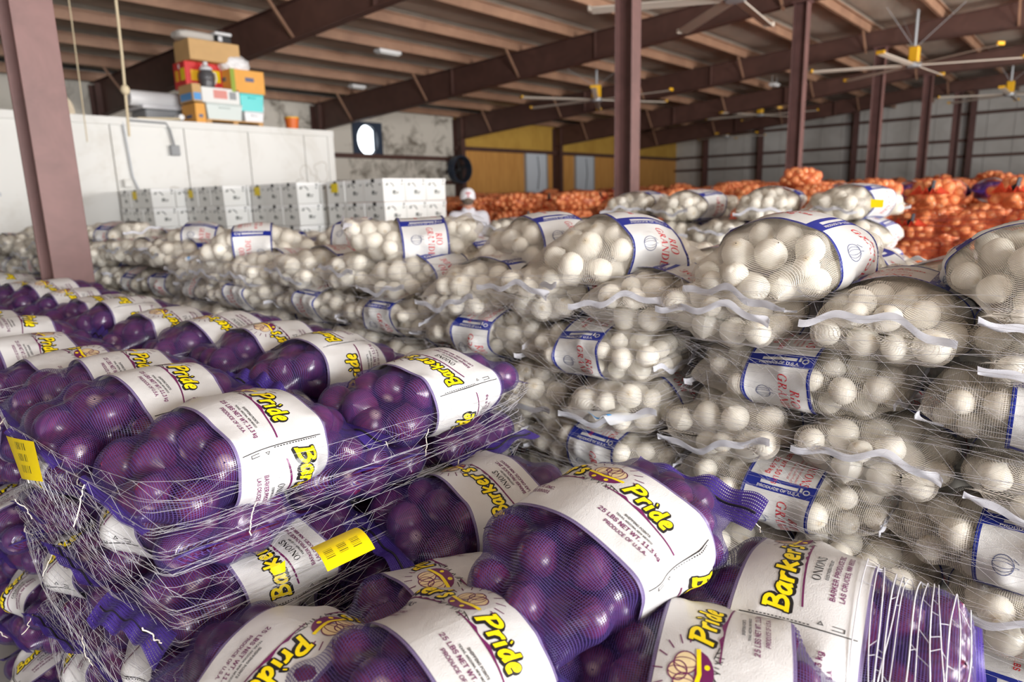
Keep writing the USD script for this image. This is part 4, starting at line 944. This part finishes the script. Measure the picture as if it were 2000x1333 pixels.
for n, (ns, lo) in enumerate(((66, .35), (60, .45), (36, .75), (26, .9))):
    pallet_net(f'W{n}', lo, 1.41, 'pallet_netting', f'white stretch netting wound round the white onion sacks on the {PAL[n]}', ns, 0.00045 if n < 2 else .0006, 20+n, (.05, .5), .014, arc=(PI*.75, PI*2.15))
M['strand_red'] = plain('strand_red', lin(150, 70, 60), 0.4)
pallet_net('O', .8, 1.47, 'pallet_netting', 'dark red netting wound round the orange sacks on the right pallet', 44, .0016, 33, (.05, .5), .012, mat='strand_red')
# thick ladder of netting drawn over the outer ends of two foreground sacks
def ladder(kind, M4, x0, x1, g0, g1, n, r, seed, label):
    S = SACKS[kind]; rs = np.random.RandomState(seed); grid = S.points(S.rl+.004); g = np.linspace(g0, g1, 60); X = []; ms = []
    for k in range(n):
        x = x0+(x1-x0)*(k+rs.uniform(.15, .85))/n + .0025*np.sin(14*g+rs.uniform(0, 6)) + rs.uniform(-.05, .05)*(g-g.mean())
        x = np.clip(x, -S.L/2*.985, S.L/2*.985); X.append(x); ms.append(tube(S.at(x, g, .002, grid), r*rs.uniform(.7, 1.3), 4))
    for k in range(n-1):
        for q in np.sort(rs.uniform(0, 1, 7)):
            a, b = q, min(1, max(0, q+rs.uniform(-.03, .03))); u = np.linspace(0, 1, 6)
            xx = np.interp(a, np.linspace(0, 1, 60), X[k])*(1-u)+np.interp(b, np.linspace(0, 1, 60), X[k+1])*u
            ms.append(tube(S.at(xx, g0+(g1-g0)*(a+(b-a)*u), .002, grid), r*.7, 3))
    v, f = cat(ms); v = v @ M4[:3, :3].T + M4[:3, 3]
    p = part('loose_netting', (v, f), M['strand']); tag(p, label, 'netting', kind='stuff')
ladder(PN[2], T(-.345, 1.19, .875, -172, 2, -6, 1.05), -.245, -.085, -.34, .36, 13, .0010, 5, 'thick white strands of netting laddered over the right end sack of the foreground heap')

# ------------------------------------------------------------------ yellow paper tags
def sheet(c, bend=(0, 0, 0), n=10, t=.0006):
    """a bent paper tag through four corners"""
    c = np.array(c, float); q = np.linspace(0, 1, n); bend = np.array(bend, float)
    g = np.array([[(c[0]*(1-u)+c[1]*u)*(1-v)+(c[3]*(1-u)+c[2]*u)*v + bend*4*u*(1-u) for u in q] for v in q])
    return g, thick((g.reshape(-1, 3), grid_faces(n, n)), t)
def paper_tag(c, label, bend=(0, 0, 0), bars=True, name='paper_tag', group=None):
    t = thing(name, label, 'tag', group); g, m = sheet(c, bend); part('paper', m, M['tag_yellow'], t, smooth=True)
    if bars:
        n = len(g); rs = random.Random(3); items = []
        nrm = np.cross(g[0, -1]-g[0, 0], g[-1, 0]-g[0, 0]); nrm /= np.linalg.norm(nrm)
        if nrm @ (np.array(CAM)-g[0, 0]) < 0: nrm = -nrm
        def at(u, v):
            i = min(n-2, int(u*(n-1))); j = min(n-2, int(v*(n-1))); a, b = u*(n-1)-i, v*(n-1)-j
            return (g[j, i]*(1-a)+g[j, i+1]*a)*(1-b)+(g[j+1, i]*(1-a)+g[j+1, i+1]*a)*b + nrm*.0006
        for col in (.18, .46, .74):
            for k in range(6):
                u0 = .5+.05*k; w = rs.choice([.008, .012, .018])
                q = [at(u0, col-.09), at(u0+w, col-.09), at(u0+w, col+.09), at(u0, col+.09)]
                items.append((np.array(q), np.array([[0, 1, 2], [0, 2, 3]])))
        part('printed_bars', cat(items), M['ink_black'], t, kind='stuff')
    return t
paper_tag([(-1.121, .664, .985), (-1.035, .644, .975), (-1.010, .737, .99), (-1.096, .754, 1.0)], 'bent yellow paper tag with printed bars on the foreground heap', (0, 0, .012))
paper_tag([(-1.985, .385, 1.115), (-1.70, .375, 1.165), (-1.66, .37, 1.085), (-1.845, .372, 1.045)], 'creased yellow paper tag under the netting on the shaded side of the left stack', (0, -.01, .004))
paper_tag([(-1.165, .60, .955), (-1.165, .632, .958), (-1.16, .628, .938), (-1.165, .604, .94)], 'torn scrap of yellow paper caught in the netting of the left stack', (.004, 0, 0), False)
paper_tag([(-.995, 4.13, 1.595), (-.93, 4.13, 1.59), (-.93, 4.12, 1.55), (-.99, 4.12, 1.55)], 'small yellow paper tag at the right end of the white row behind', (0, 0, 0), False)

# ------------------------------------------------------------------ white cartons by the cold room
R = random.Random(31)
cd, cw, ch = .375, .325, .268           # along x, along y, height
def carton(name, seed):
    p = thing('Kinds/'+name)
    part('body', rbox(cd-.004, cw-.004, ch-.05, .006, (0, 0, -.024)), M['carton'], p); part('lid', rbox(cd+.004, cw+.004, .05, .006, (0, 0, ch/2-.028)), M['carton_lid'], p)
    arcs = []; rr = .11
    g = unary_union([LineString([(-.10+rr*math.cos(a), -.02+rr*math.sin(a)) for a in np.linspace(.5, 1.9, 14)]).buffer(.007, cap_style=2), sbox(-.03, -.05, .02, -.005), sbox(.03, -.03, .075, -.02), sbox(.03, -.05, .06, -.04), Polygon([(-.15, .05), (-.10, .085), (-.10, .05)]), sbox(.12, .055, .14, .075)]).difference(unary_union([sbox(-.03+.012*k, -.05, -.026+.012*k, -.02) for k in range(1, 4)]))
    v, f = tri(g, 0)
    a = np.stack([v[:, 0]*.95, np.full(len(v), -cw/2+.0010), v[:, 1]], 1); b = np.stack([np.full(len(v), cd/2-.0010), v[:, 0]*.9, v[:, 1]], 1)
    part('printed_logo', (a, f), M['carton_ink'], p); part('printed_logo', (b, f), M['carton_ink'], p)
    v, f = tri(unary_union([sbox(-.022, -.012, .022, .012).buffer(.01), ]), 0)
    part('hand_hole', (np.stack([v[:, 0], np.full(len(v), -cw/2-.0028), v[:, 1]+ch/2-.025], 1), f), M['dark'], p)
    part('hand_hole', (np.stack([np.full(len(v), cd/2+.0028), v[:, 0]*.4+.12, v[:, 1]*.5+ch/2-.03], 1), f), M['carton_ink'], p)
carton('carton', 1)
CP = [(-6.37, 5.14), (-7.72, 4.86), (-8.93, 4.52), (-10.12, 4.08)]
CN = ['nearest the person', 'second from the right', 'second from the left', 'leftmost']
ccore = []
for n, (x1, y0) in enumerate(CP):
    for L in range(7):
        z = 1.92-ch/2-ch*L
        for i in range(3):
            for j in range(3):
                x, y = x1-cd*(i+.5)-.004*i, y0+cw*(j+.5)+.003*j
                if L < 3 and (j == 0 or i == 0):
                    where = f'{ORD[i]} from right on its front' if j == 0 else f'{ORD[j]} along its bright end'
                    put('carton', 'carton', f'white printed carton, {LAY[L]} row, {where}, stack {CN[n]}', 'box', f'white cartons in the stack {CN[n]}', T(x+R.uniform(-.006, .006), y+R.uniform(-.006, .006), z, R.uniform(-1, 1)))
                else: ccore.append(T(x, y, z))
    i = 2 if n != 3 else 1
    yt = y0-.004; xl = x1-cd*i-.06-cd*.3; zt = 1.92
    paper_tag([(xl-.11, yt, zt-.03), (xl+.03, yt, zt-.03), (xl+.03, yt, zt-.14), (xl-.11, yt, zt-.14)], f'yellow paper tag on the upper left carton of the stack {CN[n]}', (0, -.002, 0), False, group='yellow tags on the cartons')
instancer('carton_pile', 'carton', ccore, 'white cartons inside and low in the stacks, hidden from view', 'boxes')

# ------------------------------------------------------------------ goods stacked on the cold room roof
YX = lambda px, lean=.10: 5.68+.00934*(px-400)+lean*.88
ZY = lambda py: 2.985+.00837*(245-py)
BX = -11.63
def crate(px0, px1, py0, py1, depth=.5, back=0.0, r=.01):
    y0, y1, z0, z1 = YX(px0), YX(px1), ZY(py1), ZY(py0); return rbox(depth, y1-y0, z1-z0, r, (BX-back-depth/2, (y0+y1)/2, (z0+z1)/2))
t = thing('wood_pallet', 'small wooden pallet carrying the stacked boxes on the cold room roof', 'pallet')
y0, y1 = YX(405, 0), YX(516, 0)
for k in range(5): part('deck_board', rbox(.15, y1-y0, .022, .003, (BX-.08-.2*k, (y0+y1)/2, ZY(245)+.100)), M['pallet_wood'], t)
for y in (y0+.05, (y0+y1)/2, y1-.05): part('bearer', rbox(1.0, .09, .085, .004, (BX-.5, y, ZY(245)+.046)), M['pallet_wood'], t)
D0 = ZY(245)+.112
def tote(px0, px1, z0, z1, mat, label, back=0.0, lidm=None, depth=.45):
    t = thing('storage_tote', label, 'storage box'); ln = .02+.1*(z1+z0-2*3.02)/.88; y0, y1 = YX(px0, ln), YX(px1, ln); w = y1-y0; c = (y0+y1)/2; x = BX-back-depth/2; h = z1-z0
    bot = np.array([[-depth*.44, -w*.45], [depth*.44, -w*.45], [depth*.44, w*.45], [-depth*.44, w*.45]]); top = bot/.45*.49
    v = np.vstack([np.column_stack([bot, np.full(4, 0)]), np.column_stack([top, np.full(4, h-.03)])])+[x, c, z0]
    part('tub', (v, BF), mat, t); part('lid', rbox(depth*1.02, w*1.0, .03, .008, (x, c, z1-.015)), lidm or mat, t)
    part('handle', rbox(.03, w*.3, .025, .006, (x+depth*.5, c, z1-.07)), lidm or mat, t)
zA = 3.36
tote(401, 470, D0, zA, M['tote_grey'], 'grey green plastic storage tote low in the stack on the cold room roof')
tote(474, 513, D0, 3.27, M['tote_frost'], 'frosted storage tote under the turquoise one on the cold room roof')
tote(463, 511, 3.27, 3.566, M['turquoise'], 'turquoise storage tote in the stack on the cold room roof')
def carton_box(px0, px1, z0, z1, mat, label, depth=.5, back=0.0, extra=None, flaps=False):
    t = thing('cardboard_box', label, 'box'); ln = .02+.1*(z1+z0-2*3.02)/.88; y0, y1 = YX(px0, ln), YX(px1, ln); part('body', rbox(depth, y1-y0, z1-z0, .008, (BX-back-depth/2, (y0+y1)/2, (z0+z1)/2)), mat, t)
    part('tape_strip', bx(BX-back-depth, BX-back, (y0+y1)/2-.025, (y0+y1)/2+.025, z1, z1+.002), M['poly_clear'], t)
    for nm, m, (a, b, c, d) in (extra or []):
        part(nm, bx(BX-back-.001, BX-back+.004, y0+(y1-y0)*a, y0+(y1-y0)*b, z0+(z1-z0)*c, z0+(z1-z0)*d), m, t)
        part(nm, bx(BX-back-depth+depth*a, BX-back-depth+depth*b, y0-.004, y0+.001, z0+(z1-z0)*c, z0+(z1-z0)*d), m, t)
    return t, (y0+y1)/2
carton_box(383, 401, D0-.11, zA-.02, M['kraft_orange'], 'narrow orange kraft box at lower left of the cold room roof stack', .5, .02, [('printed_logo', M['ink_grey'], (.3, .7, .35, .5))])
zB = 3.606
carton_box(390, 461, zA, zB, M['carton'], 'white carton with pink printed panels above the grey tote', .5, .0, [('pink_panel', plain('pink_print', lin(226, 150, 140), .6), (.3, .66, .3, .85)), ('printed_panel', M['grey_paint'], (.72, .9, .3, .8))])
carton_box(374, 390, zA, zB+.04, M['kraft'], 'small kraft carton with a blue panel left of the pink printed one', .5, .02, [('blue_panel', M['ink_sky'], (.1, .9, .1, .5))])
zR = 4.037
carton_box(372, 440, zB+.002, zR, M['box_red'], 'red printed carton with yellow flashes behind the dark jug', .42, .30, [('yellow_flash', M['ink_yellow'], (.62, .95, .3, .75)), ('yellow_flash', M['fan_yellow'], (.15, .4, .3, .7)), ('white_badge', M['white_paint'], (.45, .55, .75, .92))])
carton_box(441, 508, 3.568, 3.95, M['kraft_orange'], 'orange kraft carton with green stripe and blue mark, right of the jug', .5, .0, [('green_stripe', plain('green_print', lin(150, 170, 60), .6), (.0, .12, 0, 1)), ('blue_mark', M['ink_grey'], (.42, .68, .5, .68))])
zK = 4.368
carton_box(366, 460, zR, zK, M['kraft'], 'large plain kraft box near the top of the cold room roof stack', .55, .1)
t = thing('drink_jug', 'dark insulated jug with pale neck standing in front of the red carton', 'jug', loc=(BX-.16, YX(410, .13), zB))
part('jug_body', xf(lathe([(0, 0), (.13, 0), (.15, .02), (.17, .12), (.165, .17), (.18, .2), (.175, .3), (.14, .36), (.12, .38), (0, .38)], 24), T(s=.75)),  plain('jug_dark', lin(84, 82, 84), .35), t, smooth=30)
part('jug_neck', xf(lathe([(0, .38), (.13, .38), (.14, .40), (.13, .44), (.07, .47), (.05, .50), (.05, .56), (0, .57)], 20), T(s=.75)), M['tote_frost'], t, smooth=30)
part('jug_handle', xf(tube([(0, .15, .36), (0, .21, .34), (0, .23, .22), (0, .18, .1)], .014, 6), T(s=.75)), M['white_paint'], t, smooth=True)
ic = trimesh.creation.icosphere(4, 1.0); v = np.array(ic.vertices); nz = meshkit.fbm(v*2.2+5, 4); v = v*(1+.35*(nz-.5))[:, None]; v[:, 2] = np.maximum(v[:, 2], -.55)
p = part('plastic_bag', (v*[.22, .28, .18]+[BX-.26, YX(472), 3.95+.095], np.array(ic.faces)), M['bag_plastic'], smooth=True); tag(p, 'white knotted plastic bag lying on the orange kraft carton', 'bag')
v = np.array(ic.vertices); v = np.sign(v)*np.abs(v)**.55; nz = meshkit.fbm(np.array(ic.vertices)*3+9, 4); v = v*(1+.12*(nz-.5))[:, None]
p = part('folded_cushion', (v*[.20, .32, .07]+[BX-.38, YX(398, .2), zK+.08], np.array(ic.faces)), plain('cushion_grey', lin(196, 190, 182), .7), smooth=True); tag(p, 'pale grey folded cushion on the topmost kraft box', 'cushion')
t = thing('small_machine', 'black small machine with white cap at the top right of the roof stack', 'machine', loc=(BX-.3, YX(446, .19), zK))
part('machine_body', rbox(.26, .27, .13, .02, (0, 0, .065)), M['dark'], t); part('machine_cap', rbox(.3, .30, .05, .015, (0, -.01, .155)), M['white_paint'], t); part('front_badge', rbox(.01, .07, .08, .004, (.13, -.07, .07)), M['tote_frost'], t)
t = thing('air_handler', 'grey air handler with white drum lying behind the roof stack', 'air handler')
part('casing', rbox(.62, 2.0, .30, .02, (-12.86, YX(440), CZ+.17)), M['grey_paint'], t); part('casing_lid', rbox(.68, 2.1, .07, .01, (-12.86, YX(440), CZ+.36)), M['tote_frost'], t)
v, f = lathe([(0, -1.2), (.13, -1.2), (.13, 1.2), (0, 1.2)], 18); part('drum', (np.stack([v[:, 0]-12.69, v[:, 2]+YX(440), v[:, 1]+CZ+.50], 1), f), M['white_paint'], t, smooth=40)
t = thing('small_bucket', 'small orange bucket on the far end of the cold room roof', 'bucket', loc=(-11.8, 7.44, CZ+.02))
part('bucket_body', lathe([(0, 0), (.10, 0), (.13, .22), (.12, .22), (.095, .02), (0, .02)], 18), plain('bucket_orange', lin(226, 110, 40), .5), t, smooth=30); part('bucket_lid', lathe([(0, .22), (.135, .22), (.135, .245), (0, .25)], 18), M['fan_yellow'], t, smooth=30)
t = thing('rounded_board', 'beige board with rounded top standing on the cold room roof behind the near column', 'board')
e = trimesh.creation.extrude_polygon(sbox(-.5, 0, .5, .15).union(affinity.scale(Point(0, .12).buffer(.5, 16), 1, .5)).intersection(sbox(-1, 0, 1, 1)), .03); v = np.array(e.vertices)
part('panel', (np.stack([-11.98+v[:, 2], 3.62+v[:, 0]*.5, CZ+.02+v[:, 1]], 1), np.array(e.faces)), plain('beige', lin(214, 198, 172), .6), t)
t = thing('long_plank', 'pale bent plank lying on the cold room roof left of the stack', 'plank')
part('board', beam((-11.72, 4.63, CZ+.05), (-11.8, 5.33, CZ+.09), .16, .03), M['rope'], t); part('rolled_end', xf(lathe([(0, -.08), (.045, -.08), (.045, .08), (0, .08)], 12), T(-11.8, 5.36, CZ+.12, rx=90, rz=90)), M['white_paint'], t)

# ------------------------------------------------------------------ rope, wires, lamps and fans under the roof
t = thing('hanging_rope', 'tan rope with a knot hanging from the roof above the cold room', 'rope')
part('rope_strand', tube([(-9.0, 3.53, roof(-9)-.1), (-9.0, 3.52, 4.2), (-9, 3.50, 3.4), (-9.0, 3.48, 2.95), (-9, 3.46, 2.5)], .016, 6), M['rope'], t, smooth=True)
part('knot', (lambda m: (np.array(m.vertices)*[.05, .05, .06]+[-9, 3.485, 3.03], np.array(m.faces)))(trimesh.creation.icosphere(2, 1.0)), M['rope'], t, smooth=True)
for k, (x, y, z1) in enumerate(((-10, 3.36, 2.5), (-10.6, 2.4, 2.8), (-6.2, 3.6, 3.9))):
    p = part('hanging_wire', tube([(x, y, roof(x)-.1), (x+.05, y-.02, 4.0), (x, y-.03, z1)], .007, 5), M['rope'], smooth=True); tag(p, ['thin pale wire hanging left of the tan rope', 'faint thin wire hanging furthest left under the roof', 'thin wire hanging from the roof right of the box stack'][k], 'wire')
for k, (x, y) in enumerate(((-12.7, 10.6), (-16.0, 12.2), (-9.0, 24.0))):
    z = roof(x)-.28; t = thing('ceiling_light', ['white strip light under the left roof, nearest one', 'white strip light further back over the dirty wall', 'distant strip light over the orange sacks'][k], 'lamp', 'strip lights under the roof', loc=(x, y, z))
    part('housing', rbox(.22, .62 if k == 0 else .45, .07, .01, (0, 0, .05)), M['white_paint'], t); part('diffuser', rbox(.17, .54 if k == 0 else .38, .03, .008, (0, 0, 0)), M['lamp'] if k < 2 else M['white_paint'], t)
    part('hanger', cat([tube([(0, s*.2, .08), (0, s*.2, .30)], .006, 4) for s in (-1, 1)]), M['galv'], t)
FANS = [(-4.3, 9.85, 4.3, 2.0, [255, 208, 138, 98, 22, 318], 'large ceiling fan close overhead with long pale blades'), (-11.3, 16.85, 4.3, 2.25, [2, 62, 122, 182, 242, 302], 'ceiling fan with yellow tipped blades left of the middle column'),
        (-3.75, 18.3, 4.35, 2.1, [25, 85, 145, 205, 265, 325], 'ceiling fan with yellow tipped blades right of the brown column'), (-10.5, 26.7, 4.5, 2.0, [10, 70, 130, 190, 250, 310], 'distant ceiling fan in front of the end wall'),
        (-14.4, 32.6, 4.3, 1.8, [40, 100, 160, 220, 280, 340], 'furthest ceiling fan near the left end of the white end wall'), (-2.8, 27.0, 4.4, 2.0, [30, 90, 150, 210, 270, 330], 'ceiling fan at the far right edge under the roof')]
for k, (x, y, z, rad, angs, lab) in enumerate(FANS):
    t = thing('ceiling_fan', lab, 'fan', 'big ceiling fans', loc=(x, y, z)); zr = roof(x)-.15-z
    part('drop_rod', tube([(0, 0, .25), (0, 0, zr)], .03, 8), M['galv'], t); part('motor_box', rbox(.2, .2, .34, .02, (0, 0, .22)), M['fan_yellow'] if k else M['fan_white'], t)
    part('hub', lathe([(0, -.05), (.13, -.05), (.16, -.03), (.16, .04), (.1, .06), (0, .06)], 24), M['galv'], t, smooth=30)
    for a in angs:
        Mx = T(rz=a)
        v, f = rbox(rad-.15, .13 if k else .19, .022, .008, ((rad+.15)/2, 0, 0)); part('blade', xf((v @ T(rx=14)[:3, :3].T, f), Mx), M['fan_white'], t)
        part('blade_tip', xf(rbox(.05, .17, .07, .01, (rad+.02, 0, .02)), Mx), M['fan_yellow'] if k else M['fan_white'], t)
    for q in range(3):
        a = q*2.09; part('guy_wire', tube([(0, 0, .35), (.9*math.cos(a), .9*math.sin(a), zr)], .006, 4), M['galv'], t)
t = thing('drum_fan', 'round dark blue wall fan beside the eave column above the cartons', 'fan', loc=(XW+.6, 18.45, 2.75))
v, f = lathe([(.46, -.15), (.5, -.15), (.5, .15), (.46, .15), (.46, -.15)], 28); part('drum', (np.stack([v[:, 2], v[:, 0], v[:, 1]], 1), f), M['dark_blue'], t, smooth=30)
part('guard_grille', cat([(lambda a: (np.stack([a[0][:, 2]+.15, a[0][:, 0], a[0][:, 1]], 1), a[1]))(lathe([(r-.006, -.005), (r+.006, -.005), (r+.006, .005), (r-.006, .005), (r-.006, -.005)], 24)) for r in (.12, .22, .32, .42)] + [beam((.15, -.46*math.cos(a), -.46*math.sin(a)), (.15, .46*math.cos(a), .46*math.sin(a)), .01, .01) for a in (0, .79, 1.57, 2.36)]), M['dark'], t)
part('hub', rbox(.14, .2, .2, .05), M['dark'], t)
for a in range(4): part('blade', xf(rbox(.03, .30, .16, .01, (0, .24, 0)), T(rx=a*90+20, rz=12)), M['dark'], t)
part('bracket', cat([beam((-.5, 0, -.48), (0, 0, -.48), .06, .06), beam((-.5, 0, .48), (0, 0, .48), .06, .06)]), M['steel_dark'], t)

# ------------------------------------------------------------------ the person behind the white sacks, seen from the back
def body(joints, bones, refine=.02, it=12):
    acc = None
    for a, b in bones:
        ms = []
        for j in (a, b):
            c, r = joints[j]; sc = r if np.ndim(r) else (r, r, r)
            ms.append(m3.Manifold.sphere(1.0, 24).scale(list(map(float, sc))).translate(list(map(float, c))))
        h = m3.Manifold.batch_hull(ms); acc = h if acc is None else acc+h
    acc = acc.refine_to_length(refine); me = acc.to_mesh(); tm = trimesh.Trimesh(np.array(me.vert_properties)[:, :3], np.array(me.tri_verts), process=True)
    trimesh.smoothing.filter_taubin(tm, .5, -.53, it); return tm
PX, PY, PH = -6.36, 6.50, 138.0   # standing with the back to the camera, facing away
person = thing('person', 'person seen from behind in white shirt and white cap with a red mark', 'person', loc=(PX, PY, 0), rz=PH-90)
J = {'pelvis': ((0, 0, .98), (.165, .115, .12)), 'waist': ((0, 0, 1.12), (.155, .11, .1)), 'chest': ((0, .01, 1.33), (.18, .12, .14)), 'shl': ((-.185, 0, 1.44), .065), 'shr': ((.185, 0, 1.44), .065), 'neck': ((0, 0, 1.52), .055), 'skull': ((0, .03, 1.665), (.078, .098, .105)), 'jaw': ((0, .06, 1.60), (.055, .06, .05)),
     'ell': ((-.25, .02, 1.15), .047), 'elr': ((.25, .02, 1.15), .047), 'wrl': ((-.25, .16, .95), .032), 'wrr': ((.25, .16, .95), .032), 'hipl': ((-.09, 0, .92), .095), 'hipr': ((.09, 0, .92), .095), 'knl': ((-.1, .01, .5), .062), 'knr': ((.1, .01, .5), .062), 'anl': ((-.1, 0, .09), .042), 'anr': ((.1, 0, .09), .042), 'tol': ((-.11, .15, .03), .03), 'tor': ((.11, .15, .03), .03)}
bd = body(J, [('pelvis', 'waist'), ('waist', 'chest'), ('chest', 'shl'), ('chest', 'shr'), ('chest', 'neck'), ('neck', 'skull'), ('skull', 'jaw'), ('shl', 'ell'), ('shr', 'elr'), ('ell', 'wrl'), ('elr', 'wrr'), ('pelvis', 'hipl'), ('pelvis', 'hipr'), ('hipl', 'knl'), ('hipr', 'knr'), ('knl', 'anl'), ('knr', 'anr'), ('anl', 'tol'), ('anr', 'tor')])
part('body', bd, M['skin'], person, smooth=True)
JS = {k: (c, (np.array(r)+.014 if np.ndim(r) else r+.016)) for k, (c, r) in J.items()}; JS['neckb'] = ((0, 0, 1.475), .072); JS['slv_l'] = ((-.232, .012, 1.22), .064); JS['slv_r'] = ((.232, .012, 1.22), .064); JS['hem'] = ((0, 0, .92), (.185, .135, .06)); JS['shl'] = ((-.19, 0, 1.435), .078); JS['shr'] = ((.19, 0, 1.435), .078)
part('shirt', body(JS, [('hem', 'waist'), ('waist', 'chest'), ('chest', 'shl'), ('chest', 'shr'), ('chest', 'neckb'), ('shl', 'slv_l'), ('shr', 'slv_r')]), M['shirt'], person, smooth=True)
part('collar', body({'a': ((-.03, -.005, 1.50), .062), 'b': ((.03, -.005, 1.50), .062)}, [('a', 'b')], .01, 4), M['shirt'], person, smooth=True)
JT = {k: (c, (np.array(r)+.012 if np.ndim(r) else r+.018)) for k, (c, r) in J.items()}; JT['anl'] = ((-.1, 0, .1), .07); JT['anr'] = ((.1, 0, .1), .07)
part('trousers', body(JT, [('pelvis', 'hipl'), ('pelvis', 'hipr'), ('hipl', 'knl'), ('hipr', 'knr'), ('knl', 'anl'), ('knr', 'anr')]), M['trousers'], person, smooth=True)
for sx in (-1, 1):
    part('shoe', body({'a': ((sx*.1, -.03, .05), .05), 'b': ((sx*.115, .17, .04), .042)}, [('a', 'b')], .02, 4), M['dark'], person, smooth=True)
    part('ear', body({'a': ((sx*.083, .03, 1.645), (.012, .022, .03)), 'b': ((sx*.086, .02, 1.665), (.012, .022, .025))}, [('a', 'b')], .01, 3), M['skin'], person, smooth=True)
    hand = [((sx*.25, .18, .93), (.018, .03, .04), (sx*.25, .22, .87), (.014, .036, .03))]
    for c0, r0, c1, r1 in hand: part('palm', body({'a': (c0, r0), 'b': (c1, r1)}, [('a', 'b')], .008, 3), M['skin'], person, smooth=True)
    for q in range(4):
        y = .195+.018*q; L = (.07, .08, .075, .06)[q]
        part('finger', body({'a': ((sx*.25, y, .865), .009), 'b': ((sx*.245, y+.012, .865-L*.55), .0085), 'c': ((sx*.232, y+.012, .865-L), .0075)}, [('a', 'b'), ('b', 'c')], .006, 3), M['skin'], person, smooth=True)
    part('thumb', body({'a': ((sx*.248, .235, .92), .011), 'b': ((sx*.235, .258, .885), .0095), 'c': ((sx*.225, .262, .86), .008)}, [('a', 'b'), ('b', 'c')], .006, 3), M['skin'], person, smooth=True)
part('nose', body({'a': ((0, .128, 1.655), .012), 'b': ((0, .142, 1.632), .014)}, [('a', 'b')], .008, 3), M['skin'], person, smooth=True)
part('mouth', rbox(.045, .006, .01, .002, (0, .121, 1.598)), M['box_red'], person)
for sx in (-1, 1): part('eye', (lambda m: (np.array(m.vertices)*.011+[sx*.03, .118, 1.665], np.array(m.faces)))(trimesh.creation.icosphere(2, 1.0)), M['white_paint'], person, smooth=True)
part('hair', body({'a': ((0, -.005, 1.655), (.082, .095, .07)), 'b': ((0, -.015, 1.61), (.066, .07, .04))}, [('a', 'b')], .012, 4), M['hair'], person, smooth=True)
v, f = lathe([(.112, 0), (.112, .03), (.106, .075), (.085, .115), (.05, .14), (.0, .148)], 32); v = v*[.9, 1.06, 1]+[0, .025, 1.655]
capp = part('cap', (v, f), M['cap_white'], person, smooth=True)
part('cap_peak', thick((np.array([[.09*math.sin(a)*(1 if q else .98), .025+.115*math.cos(a)+q*.075*math.cos(a*.8), 1.658-.012*q] for a in np.linspace(-1.1, 1.1, 15) for q in (0, 1)]), grid_faces(15, 2)), .004), M['cap_white'], capp, smooth=True)
tm = unary_union([sbox(-.035, .045, .035, .06), sbox(-.007, .0, .007, .06), sbox(-.035, .035, -.025, .06), sbox(.025, .035, .035, .06), sbox(-.018, 0, .018, .008)])
v, f = tri(tm, .008); ang = v[:, 0]/.1; rr_ = np.interp(v[:, 1]+.028, [0, .03, .075, .115], [.112, .112, .106, .085])+.002
part('cap_mark', (np.stack([np.sin(ang)*rr_*.9, .025-np.cos(ang)*rr_*1.06, 1.655+.028+v[:, 1]], 1), f), M['ink_red'], capp, label='red letter T mark on the back of the cap')
